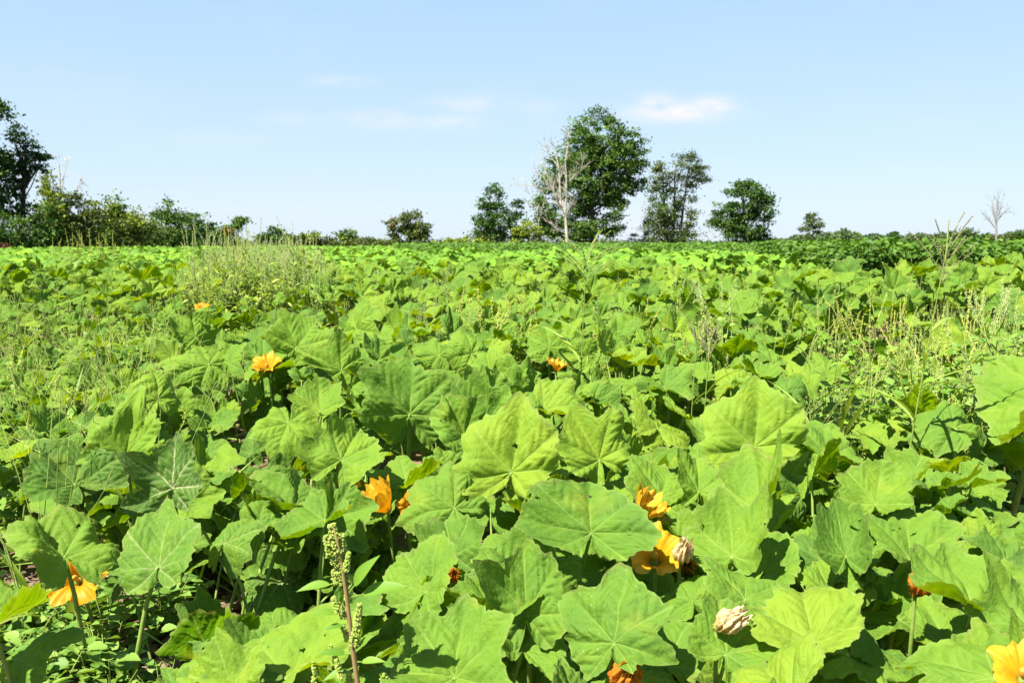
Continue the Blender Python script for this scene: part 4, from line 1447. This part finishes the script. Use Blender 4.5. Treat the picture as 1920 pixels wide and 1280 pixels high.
# -- the pigweed in front, built on the spot
def hero_pigweed():
    Y = 1.52
    g = at(676, 1290, Y)
    g.z = 0
    root = thing('pigweed', 'pigweed with lumpy pale green seed spikes and orange brown stem in the foreground', 'weed', tuple(g))
    P = [g, at(672, 1290, Y), at(662, 1220, Y), at(654, 1150, Y), at(645, 1085, Y), at(636, 1030, Y), at(626, 990, Y)]
    mb = MB()
    mb.tube(P, [.0058, .0048, .0044, .0038, .0032, .0024, .0013], 8)
    link('stem', mb.mesh('stem', M['pig_stem'], True, g), root)
    heads = [((641, 1092), (622, 982), .021, 420), ((628, 1040), (612, 1002), .020, 150), ((636, 1035), (640, 1000), .018, 130),
             ((652, 1128), (658, 1078), .010, 110), ((648, 1070), (654, 1035), .008, 80), ((640, 1150), (624, 1118), .010, 110), ((646, 1158), (636, 1130), .010, 100),
             ((664, 1210), (675, 1130), .012, 200), ((668, 1208), (666, 1160), .009, 90), ((654, 1200), (642, 1172), .009, 90),
             ((630, 1240), (618, 1208), .008, 70), ((640, 1270), (630, 1235), .008, 70), ((660, 1300), (652, 1255), .012, 130), ((725, 1290), (718, 1262), .014, 110), ((590, 1300), (588, 1240), .007, 70)]
    for (a, b, r, n) in heads:
        dy = RNG.normal(0, .008)
        s = MB()
        A, B = at(a[0], a[1], Y + dy), at(b[0], b[1], Y + dy)
        spike(s, A, B, r * .80, int(n * 1.6), .0046)
        s.tube([A, B], [.0014, .0006], 5)
        link('seed_head', s.mesh('seed_head', M['pig_head'], False, g), root)
    for (a, b, S, nx_, tone) in [((632, 1092), (562, 1108), .07, -.2, .6), ((655, 1110), (704, 1045), .06, .2, .35), ((660, 1118), (760, 1100), .085, .2, .4),
                                 ((640, 1150), (582, 1150), .055, -.2, .4), ((660, 1225), (600, 1225), .06, 0, .3), ((668, 1240), (720, 1240), .07, .1, .6), ((668, 1215), (700, 1190), .05, .1, .4),
                                 ((664, 1250), (610, 1275), .06, 0, .5), ((650, 1170), (610, 1180), .05, 0, .2)]:
        A, B = np.array(at(a[0], a[1], Y)), np.array(at(b[0], b[1], Y - .01))
        d = B - A
        l = MB()
        l.leaves(T_FINE, [A + d * .22], [nrm(d) + np.array([0, -.15, .25])], [np.array([nx_, -.5, 1.0])], [np.linalg.norm(d) * .85], [tone])
        l.tube([A, A + d * .24], [.0016, .0012], 5, .9)
        link('leaf', l.mesh('leaf', M['weed_leaf'], True, g), root)


hero_pigweed()


def place(proto, name, label, cat, loc, group=None, rz=None, scale=1.0, lean=(0, 0)):
    t = thing(name, label, cat, loc, group, 0, scale)
    t.rotation_euler = (lean[1], lean[0], RNG.uniform(0, 6.28) if rz is None else rz)
    for (pn, me, kind) in proto:
        link(pn, me, t, kind=kind)
    return t


def make_seedy(h, n_br, head_r, bead, per, mat_head, leaf_mat, nleaf, leaf_s, tmpl, spread=.16, sparse_len=(.10, .22), single=True):
    """branched seedy weed: stem, leaves, one seed head per branch tip"""
    parts = []
    ms, ml = MB(), MB()
    lean = RNG.normal(0, .03, 2)
    axis = [np.array([lean[0] * f * h + .012 * math.sin(f * 7), lean[1] * f * h, h * f]) for f in np.linspace(0, .93, 9)]
    ms.tube(axis, [.0075 * (1 - .8 * i / 8) for i in range(9)], 6)
    heads = []
    for k in range(n_br):
        f = RNG.uniform(.35, .92)
        s = axis[0] * 0 + np.array([lean[0] * f * h, lean[1] * f * h, f * h])
        a = RNG.uniform(0, 6.28)
        out = np.array([math.cos(a), math.sin(a), 0])
        ln = spread * (1.25 - f) * RNG.uniform(.7, 1.3)
        e = s + out * ln * .8 + np.array([0, 0, ln * RNG.uniform(.7, 1.5)])
        ms.tube([s, (s + e) * .5 + out * ln * .12, e], [.0032, .0026, .0015], 5)
        L = RNG.uniform(*sparse_len)
        e2 = e + nrm(out * .25 + np.array([0, 0, 1]) + RNG.normal(0, .2, 3)) * L
        heads.append((e, e2))
    heads.append((axis[-1], axis[-1] + np.array([lean[0] * .1, 0, sparse_len[1]])))
    for (a, b) in heads:
        s = MB()
        spike(s, a, b, head_r, int(per * np.linalg.norm(b - a) / .15), bead, .5)
        s.tube([a, b], [.0013, .0007], 4)
        parts.append(('seed_head', s.mesh('seed_head', mat_head, False), None))
    z = h * RNG.uniform(.08, .9, nleaf)
    a = RNG.uniform(0, 6.28, nleaf)
    rr_ = RNG.uniform(.0, spread * .75, nleaf)
    P = np.stack([rr_ * np.cos(a) + lean[0] * z, rr_ * np.sin(a) + lean[1] * z, z], -1)
    D = np.stack([np.cos(a), np.sin(a), RNG.normal(.1, .4, nleaf)], -1)
    Nn = np.stack([RNG.normal(0, .4, nleaf), RNG.normal(-.2, .4, nleaf), np.ones(nleaf)], -1)
    S = RNG.uniform(.6, 1.2, nleaf) * leaf_s * (1.15 - .6 * z / h)
    tn = RNG.uniform(.15, 1, nleaf)
    if single:
        for k in range(nleaf):
            parts.append(('leaf', one_leaf(tmpl, P[k], D[k], Nn[k], S[k], leaf_mat, tn[k]), None))
    else:
        ml.leaves(tmpl, P, D, Nn, S, tn)
        parts.append(('foliage', ml.mesh('foliage', leaf_mat), 'stuff'))
    parts.append(('stem', ms.mesh('stem', M['weed_stem']), None))
    return parts


def gz(x, y):
    return float(ground(x, y))


RAG = [make_seedy(RNG.uniform(.72, .9), 7, .006, .0065, 50, M['seed_yellow'], M['weed_leaf'], 30, .15, T_FINE_W, .20, (.14, .28)) for _ in range(4)]
LAMB = [make_seedy(RNG.uniform(.75, .9), 10, .011, .0055, 60, M['seed_pale'], M['lambs_leaf'], 80, .085, T_GOOSE, .22, (.08, .18), False) for _ in range(4)]
SMALL = [make_seedy(RNG.uniform(.26, .38), 4, .007, .005, 36, M['seed_pale'], M['lambs_leaf'], 80, .06, T_PINNA, .16, (.03, .08), False) for _ in range(5)]
LEAFY = [make_seedy(RNG.uniform(.30, .42), 3, .006, .005, 24, M['seed_yellow'], M['weed_leaf'], 90, .075, T_GOOSE, .20, (.03, .08), False) for _ in range(5)]
WISP = [make_seedy(RNG.uniform(.70, .95), 11, .005, .007, 26, M['seed_pale'], M['weed_light'], 110, .085, T_LANCE, .20, (.10, .24), False) for _ in range(6)]
YEL = [make_seedy(RNG.uniform(.48, .6), 7, .009, .0065, 60, M['seed_yellow'], M['weed_light'], 50, .08, T_LANCE, .15, (.08, .18), False) for _ in range(4)]

# right-hand tall weeds; base given by pixel column and distance
GR = 'tall seedy weeds on the right'
for k, (px, Y, top, kind, lb, nm) in enumerate([
        (1637, 4.9, 560, RAG, 'ragweed with thick reddish stem rising from the bare soil gap', 'ragweed'),
        (1700, 4.6, 575, RAG, 'ragweed with dense yellow spikes left of the tall fan topped grass', 'ragweed'),
        (1672, 5.2, 545, RAG, 'ragweed with beaded spikes just behind the reddish stemmed one', 'ragweed'),
        (1745, 4.8, 585, RAG, 'ragweed with two thick spikes below the fan topped grass', 'ragweed'),
        (1812, 4.3, 555, RAG, 'ragweed with tall separate beaded spikes near the right edge', 'ragweed'),
        (1838, 4.6, 560, RAG, 'ragweed with slim spikes behind the dark stemmed weed', 'ragweed'),
        (1795, 3.9, 640, LAMB, 'dark stemmed lambsquarters leaning right above the shaded leaves', 'lambsquarters'),
        (1880, 4.0, 478, LAMB, 'whitish seeded lambsquarters reaching above the soybeans at the right edge', 'lambsquarters'),
        (1905, 4.2, 495, LAMB, 'yellowish seeded lambsquarters cut by the right edge', 'lambsquarters'),
        (1862, 4.4, 540, LAMB, 'lambsquarters with pale sprays between the spikes at right', 'lambsquarters'),
        (1718, 4.4, 565, LAMB, 'lambsquarters with pale sprays left of the thick spikes', 'lambsquarters'),
        (1376, 5.0, 478, LAMB, 'single whitish seeded lambsquarters standing above leaves right of centre', 'lambsquarters'),
        (1352, 4.7, 560, LAMB, 'low pale seeded lambsquarters left of the erect bright leaf', 'lambsquarters'),
        (1318, 4.8, 545, YEL, 'yellow seeded weed right of centre behind the erect bright leaf', 'weed'),
        (1262, 7.0, 480, LAMB, 'thin dark stemmed weed with pale tips right of the tall starburst grass', 'lambsquarters'),
        (1205, 6.0, 545, YEL, 'slim yellow spiked weed right of the tall starburst grass', 'weed'),
]):
    x = (px - 960) / FPX * (Y * CP) / 1.0
    x = at(px, top, Y).x
    zt = at(px, top, Y).z
    pr = kind[k % len(kind)]
    h0 = {id(RAG): .98, id(LAMB): .98, id(YEL): .68}[id(kind)]
    place(pr, nm, lb, 'weed', (x, Y, gz(x, Y)), GR if px > 1500 else None, scale=(zt - gz(x, Y)) / h0 * .97, lean=(RNG.normal(0, .05), RNG.normal(0, .05)))

for k, (px, Y, top) in enumerate([(905, 5.6, 528), (925, 5.4, 548), (945, 5.7, 575), (885, 5.8, 560), (960, 5.2, 610), (930, 5.0, 625), (985, 5.3, 600), (1010, 5.5, 612),
                                  (1110, 5.4, 610), (1140, 5.5, 615), (1160, 5.3, 640)]):
    p = at(px, top, Y)
    place(YEL[k % 4], 'weed', 'small yellow seeded weed poking up between leaves near the centre', 'weed', (p.x, Y, gz(p.x, Y)), 'yellow weeds near the centre', scale=(p.z - gz(p.x, Y)) / .66)
for k, (px, Y, top) in enumerate([(790, 6.2, 560), (812, 6.0, 548), (840, 6.4, 552), (862, 6.1, 566), (800, 6.6, 540), (770, 6.8, 540)]):
    p = at(px, top, Y)
    place(LAMB[k % 4], 'lambsquarters', 'fine pale weed tuft behind the star shaped upright leaf', 'weed', (p.x, Y, gz(p.x, Y)), 'fine pale weeds left of centre', scale=(p.z - gz(p.x, Y)) / .98)

# low weeds in the bare gap on the right
k = 0
while k < 74:
    px, py = RNG.uniform(1470, 1740), RNG.uniform(715, 890)
    q = atz(px, py, .1)
    place(SMALL[k % 5], 'lambsquarters', 'low bushy weed with fine leaves in the bare soil gap at right', 'weed', (q.x, q.y, gz(q.x, q.y)), 'low weeds in the right soil gap', scale=RNG.uniform(.55, 1.15))
    k += 1
for k in range(44):
    px, Y = RNG.uniform(1490, 1960), RNG.uniform(3.9, 7.0)
    p = at(px, 600, Y)
    place(LEAFY[k % 5], 'weed', 'leafy green weed at the foot of the tall seedy weeds on the right', 'weed', (p.x, Y, gz(p.x, Y)), 'leafy weeds on the right', scale=RNG.uniform(.9, 1.6), lean=(RNG.normal(0, .1), 0))
for k in range(46):
    px, Y = RNG.uniform(600, 1930), RNG.uniform(6.2, 11.2)
    p = at(px, 500, Y)
    pr = (YEL[k % 4], LAMB[k % 4], WISP[k % 6])[k % 3]
    place(pr, 'weed', 'thin seedy weed sticking out of the leaves in the middle of the field', 'weed', (p.x, Y, gz(p.x, Y)), 'weeds scattered through the middle of the field',
          scale=(canopy(p.x, Y) + RNG.uniform(.05, .22)) / (.66 if k % 3 == 0 else 1.0), lean=(RNG.normal(0, .12), RNG.normal(0, .1)))
# tall wispy weed patch left of centre
for k in range(48):
    u = RNG.uniform(0, 1)
    px = 352 + 262 * u + RNG.normal(0, 6)
    Y = RNG.uniform(8.0, 11.2)
    top = 480 - 42 * math.sin(math.pi * min(1, u * .9 + .08)) + RNG.normal(8, 14)
    p = at(px, top, Y)
    place(WISP[k % 6], 'weed', 'tall wispy pale green weed in the dense patch left of centre', 'weed', (p.x, Y, gz(p.x, Y)), 'tall wispy weed patch left of centre', scale=(p.z - gz(p.x, Y)) / 1.0, lean=(RNG.normal(0, .06), RNG.normal(0, .06)))
for px, top, Y, lb in [(365, 402, 9.0, 'tallest seedy weed at the left end of the wispy patch'), (547, 400, 9.5, 'thin tall stalk rising above the wispy patch into the sky'), (388, 440, 8.6, 'leafy seeded weed standing in the left of the wispy patch'),
                       (455, 425, 9.6, 'tall seeded weed in the middle of the wispy patch')]:
    p = at(px, top, Y)
    place(WISP[int(px) % 6], 'weed', lb, 'weed', (p.x, Y, gz(p.x, Y)), scale=(p.z - gz(p.x, Y)) / 1.0)
for k in range(16):
    px, Y = RNG.uniform(360, 600), RNG.uniform(8.5, 10.5)
    p = at(px, RNG.uniform(425, 462), Y)
    place(RAG[k % 4] if k % 2 else LAMB[k % 4], 'weed', 'taller seeded weed standing out of the wispy patch left of centre', 'weed', (p.x, Y, gz(p.x, Y)), 'taller weeds in the wispy patch', scale=(p.z - gz(p.x, Y)) / 1.0, lean=(RNG.normal(0, .08), 0))
# spiky weeds before the hedgerow
for k, (px, top) in enumerate([(98, 452), (110, 458), (130, 440), (148, 438), (168, 436), (182, 450), (192, 440), (206, 438), (212, 446), (275, 465), (240, 470)]):
    Y = 13.5 + RNG.normal(0, .3)
    p = at(px, top, Y)
    place(RAG[k % 4], 'ragweed', 'pale green spiked weed standing against the dark hedgerow', 'weed', (p.x, Y, gz(p.x, Y)), 'spiked weeds before the hedgerow', scale=(p.z - gz(p.x, Y)) / 1.0)


# -- grasses
def fan_grass(h, n_sp, sp_len, open_, mat_spike, blades=4, blade_len=.3, thick=.0035):
    parts = []
    ms = MB()
    pts = [np.array([.03 * f * f, 0, h * f]) for f in np.linspace(0, 1, 7)]
    ms.tube(pts, [thick * (1.2 - .7 * f) for f in np.linspace(0, 1, 7)], 6)
    parts.append(('stem', ms.mesh('stem', M['weed_stem']), None))
    for k in range(n_sp):
        f = k / max(1, n_sp - 1)
        s = np.array([.03, 0, h * (.90 + .10 * f)])
        a = RNG.uniform(0, 6.28)
        d = nrm(np.array([math.cos(a) * open_, math.sin(a) * open_ * .6, 1]) + RNG.normal(0, .1, 3))
        L = sp_len * RNG.uniform(.7, 1.15)
        m = MB()
        e = s + d * L
        side = np.array([d[0], d[1], 0.0])
        cpts = [s + d * L * f + side * L * .45 * (f * f - f * .55) - np.array([0, 0, L * .10 * f * f]) for f in np.linspace(0, 1, 6)]
        m.tube(cpts, [.0013, .0014, .0013, .0011, .0009, .0006], 5)
        for q in range(2, 5):
            spike(m, cpts[q], cpts[q + 1], .0020, 26, .0048, .2)
        parts.append(('spike', m.mesh('spike', mat_spike, False), None))
    for k in range(blades):
        f = RNG.uniform(.25, .8)
        a = RNG.uniform(0, 6.28)
        D = np.array([math.cos(a), math.sin(a) * .7, RNG.uniform(.5, 1.2)])
        parts.append(('blade', one_leaf(T_BLADE, np.array([.03 * f * f, 0, h * f]), D, np.array([-math.cos(a), -math.sin(a), 1.0]), blade_len * RNG.uniform(.8, 1.2), M['grass_leaf'], RNG.uniform(.3, .9)), None))
    return parts


p = at(1712, 470, 3.6)
place(fan_grass(p.z - gz(p.x, 3.6), 12, .22, .5, M['grass_spike'], 6, .40), 'grass', 'tall grass stalk with dark fan of seed spikes against the sky at right', 'grass', (p.x - .02, 3.6, gz(p.x, 3.6)), rz=0, lean=(.10, 0))
p = at(1100, 480, 4.2)
place(fan_grass(p.z - gz(p.x, 4.2), 17, .20, 1.1, M['grass_spike_pale'], 5, .36), 'grass', 'tall grass stalk with starburst seed head before the dead tree', 'grass', (p.x - .03, 4.2, gz(p.x, 4.2)), rz=0, lean=(.0, 0))
for k, (px, top, Y, lb) in enumerate([(815, 520, 5.2, 'grass stalk with small fan head left of the starburst grass'), (1335, 640, 3.7, 'dark spiked grass stalk left of the erect bright leaf'), (1310, 625, 3.9, 'dark spiked grass clump stalk behind the low pale seeded weed'),
                                      (1555, 660, 3.9, 'grass stalk with loose fan beside the bare soil gap')]):
    p = at(px, top, Y)
    place(fan_grass(p.z - gz(p.x, Y), 7, .12, .45, M['grass_spike_pale'] if k in (0, 3) else M['grass_spike'], 3, .26, .003), 'grass', lb, 'grass', (p.x - .03, Y, gz(p.x, Y)), rz=0, lean=(RNG.normal(0, .04), 0))


def tuft(n, h, spread):
    m, s = MB(), MB()
    for k in range(n):
        a = RNG.uniform(0, 6.28)
        l = h * RNG.uniform(.7, 1.15)
        d = np.array([math.cos(a), math.sin(a), 0]) * spread * RNG.uniform(.3, 1.2)
        b = np.array([math.cos(a), math.sin(a), 0]) * .02
        pts = [b, b + d * .35 + np.array([0, 0, l * .55]), b + d * 1.0 + np.array([0, 0, l * .95])]
        s.tube(pts, [.0022, .0016, .0008], 4, RNG.uniform())
        e = pts[-1]
        for _ in range(3):
            q = nrm(d * 2 + RNG.normal(0, .7, 3) + np.array([0, 0, .6]))
            s.tube([e, e + q * .07], [.0013, .0009], 3)
    D = rand_unit(16, .9)
    m.leaves(T_BLADE, np.zeros((16, 3)), D, np.tile([0, -.4, 1.], (16, 1)), RNG.uniform(.6, 1.1, 16) * h * .8, RNG.uniform(0, 1, 16))
    return [('blade', m.mesh('blade', M['grass_leaf']), 'stuff'), ('stalk', s.mesh('stalk', M['grass_spike_pale']), 'stuff')]


TUFT = [tuft(6, RNG.uniform(.58, .74), .22) for _ in range(5)]
for k in range(27):
    px, Y = RNG.uniform(-40, 330), RNG.uniform(3.3, 7.5)
    p = at(px, 600, Y)
    place(TUFT[k % 5], 'grass_tuft', 'thin wiry grass tuft with bare seed stalks among small leaves on the left', 'grass', (p.x, Y, gz(p.x, Y)), 'wiry grass tufts on the left', scale=RNG.uniform(.85, 1.2), lean=(RNG.normal(.1, .08), 0))
for k in range(70):
    px, Y = RNG.uniform(-60, 345), RNG.uniform(3.4, 8.5)
    p = at(px, 600, Y)
    place(LEAFY[k % 5], 'weed', 'low leafy weed among the wiry grasses on the left', 'weed', (p.x, Y, gz(p.x, Y)), 'low leafy weeds on the left', scale=RNG.uniform(.9, 1.4))
for k, (px, Y) in enumerate([(40, 2.7), (75, 2.75), (265, 3.2), (1500, 4.2), (1560, 4.6), (1440, 5.2), (700, 7.5), (1010, 7.8), (1160, 8.2), (640, 8.4), (870, 8.8), (1490, 8.0)]):
    p = at(px, 600, Y)
    place(TUFT[k % 5], 'grass_tuft', 'thin wiry grass tuft standing singly among the pumpkin leaves', 'grass', (p.x, Y, gz(p.x, Y)), 'single wiry grass tufts', scale=RNG.uniform(.95, 1.25))


# -- small weeds on the soil, lower left
def seedling(h, n, s, tmpl, mat):
    parts = []
    ms = MB()
    for b in range(3):
        a = RNG.uniform(0, 6.28)
        d = np.array([math.cos(a), math.sin(a), 0]) * h * RNG.uniform(.25, .7)
        pts = [np.zeros(3), d * .5 + np.array([0, 0, h * .55]), d + np.array([0, 0, h * RNG.uniform(.75, 1)])]
        ms.tube(pts, [.003, .0022, .0012], 5)
        for k in range(n // 3):
            f = RNG.uniform(.25, 1)
            P = pts[0] * (1 - f) ** 2 + 2 * pts[1] * f * (1 - f) + pts[2] * f * f
            a2 = RNG.uniform(0, 6.28)
            D = np.array([math.cos(a2), math.sin(a2), RNG.uniform(-.2, .5)])
            L = s * RNG.uniform(.6, 1.2)
            lm = MB()
            lm.leaves(tmpl, [P + nrm(D) * L * .35], [D], [np.array([RNG.normal(0, .3), -.3, 1.0])], [L], [RNG.uniform(.1, 1)])
            lm.tube([P, P + nrm(D) * L * .4], [.0011, .0009], 4, .6)
            parts.append(('leaf', lm.mesh('leaf', mat), None))
    parts.append(('stem', ms.mesh('stem', M['weed_stem']), None))
    return parts


T_ROUND = fine_leaf(.40, .05, .12, 12)
SEED = [seedling(RNG.uniform(.12, .2), 15, RNG.uniform(.042, .056), T_ROUND, M['lambs_leaf']) for _ in range(6)]
k = 0
while k < 84:
    px, py = RNG.uniform(-60, 350), RNG.uniform(1120, 1330)
    if px > 230 and py > 1180 and RNG.uniform() < .7:
        continue
    q = atz(px, py, .06)
    place(SEED[k % 6], 'seedling', 'small round leaved weed on the soil in the lower left corner', 'weed', (q.x, q.y, 0), 'small weeds in the lower left corner', scale=RNG.uniform(.65, 1.15))
    k += 1
for (px, py, sc, lb) in [(328, 1150, 1.0, 'small weed with drooping diamond leaf on bare soil'), (290, 1170, .9, 'small weed at the edge of the bare soil below the cleft leaf'), (375, 1230, .5, 'tiny weed on the crumbly soil left of the bright lobed leaf')]:
    q = atz(px, py, .05)
    place(SEED[int(px) % 6], 'seedling', lb, 'weed', (q.x, q.y, 0), scale=sc)

# ------------------------------------------------------------------ soil clods and chaff in the bare places
mb = MB()
ms = MB()
_cv = [[0, 0, 1]] + [[math.cos(a) * r, math.sin(a) * r, zz] for zz, r in ((.62, .78), (.05, 1), (-.6, .8)) for a in np.arange(7) * 2 * math.pi / 7 + zz] + [[0, 0, -1]]
CLOD = (np.array(_cv), [[0, 1 + i, 1 + (i + 1) % 7] for i in range(7)] + [[22, 15 + (i + 1) % 7, 15 + i] for i in range(7)],
        [[1 + 7 * r + i, 8 + 7 * r + i, 8 + 7 * r + (i + 1) % 7, 1 + 7 * r + (i + 1) % 7] for r in range(2) for i in range(7)])
for (x0, x1, y0, y1, n) in ((0, 520, 1080, 1290, 1500), (1480, 1740, 730, 900, 420), (1180, 1340, 1060, 1280, 120), (1560, 1920, 980, 1200, 260)):
    for _ in range(n):
        q = atz(RNG.uniform(x0, x1), RNG.uniform(y0, y1), 0.0)
        s = .004 + .017 * RNG.uniform() ** 3.0
        g0 = gz(q.x, q.y) + .012
        V = CLOD[0] * s * RNG.uniform(.75, 1.2, (len(CLOD[0]), 1)) * RNG.uniform(.7, 1.25, (1, 3))
        a = RNG.uniform(0, 6.28)
        c, sn = math.cos(a), math.sin(a)
        V = np.stack([V[:, 0] * c - V[:, 1] * sn, V[:, 0] * sn + V[:, 1] * c, V[:, 2] * .75], -1)
        mb.add(V + np.array([q.x, q.y, g0 + s * .2]), CLOD[1], CLOD[2])
        if RNG.uniform() < .25:
            d = rand_unit(1)[0] * .025
            d[2] *= .2
            ms.tube([np.array([q.x, q.y, g0 + .012]), np.array([q.x, q.y, g0 + .014]) + d], [.0022, .0016], 4)
o = link('soil_clods', mb.mesh('soil_clods', M['clod'], False), kind='stuff')
o['label'] = 'crumbly brown clods on the bare soil'
o = link('plant_litter', ms.mesh('plant_litter', M['straw'], False), kind='stuff')
o['label'] = 'dry straw bits on the bare soil'
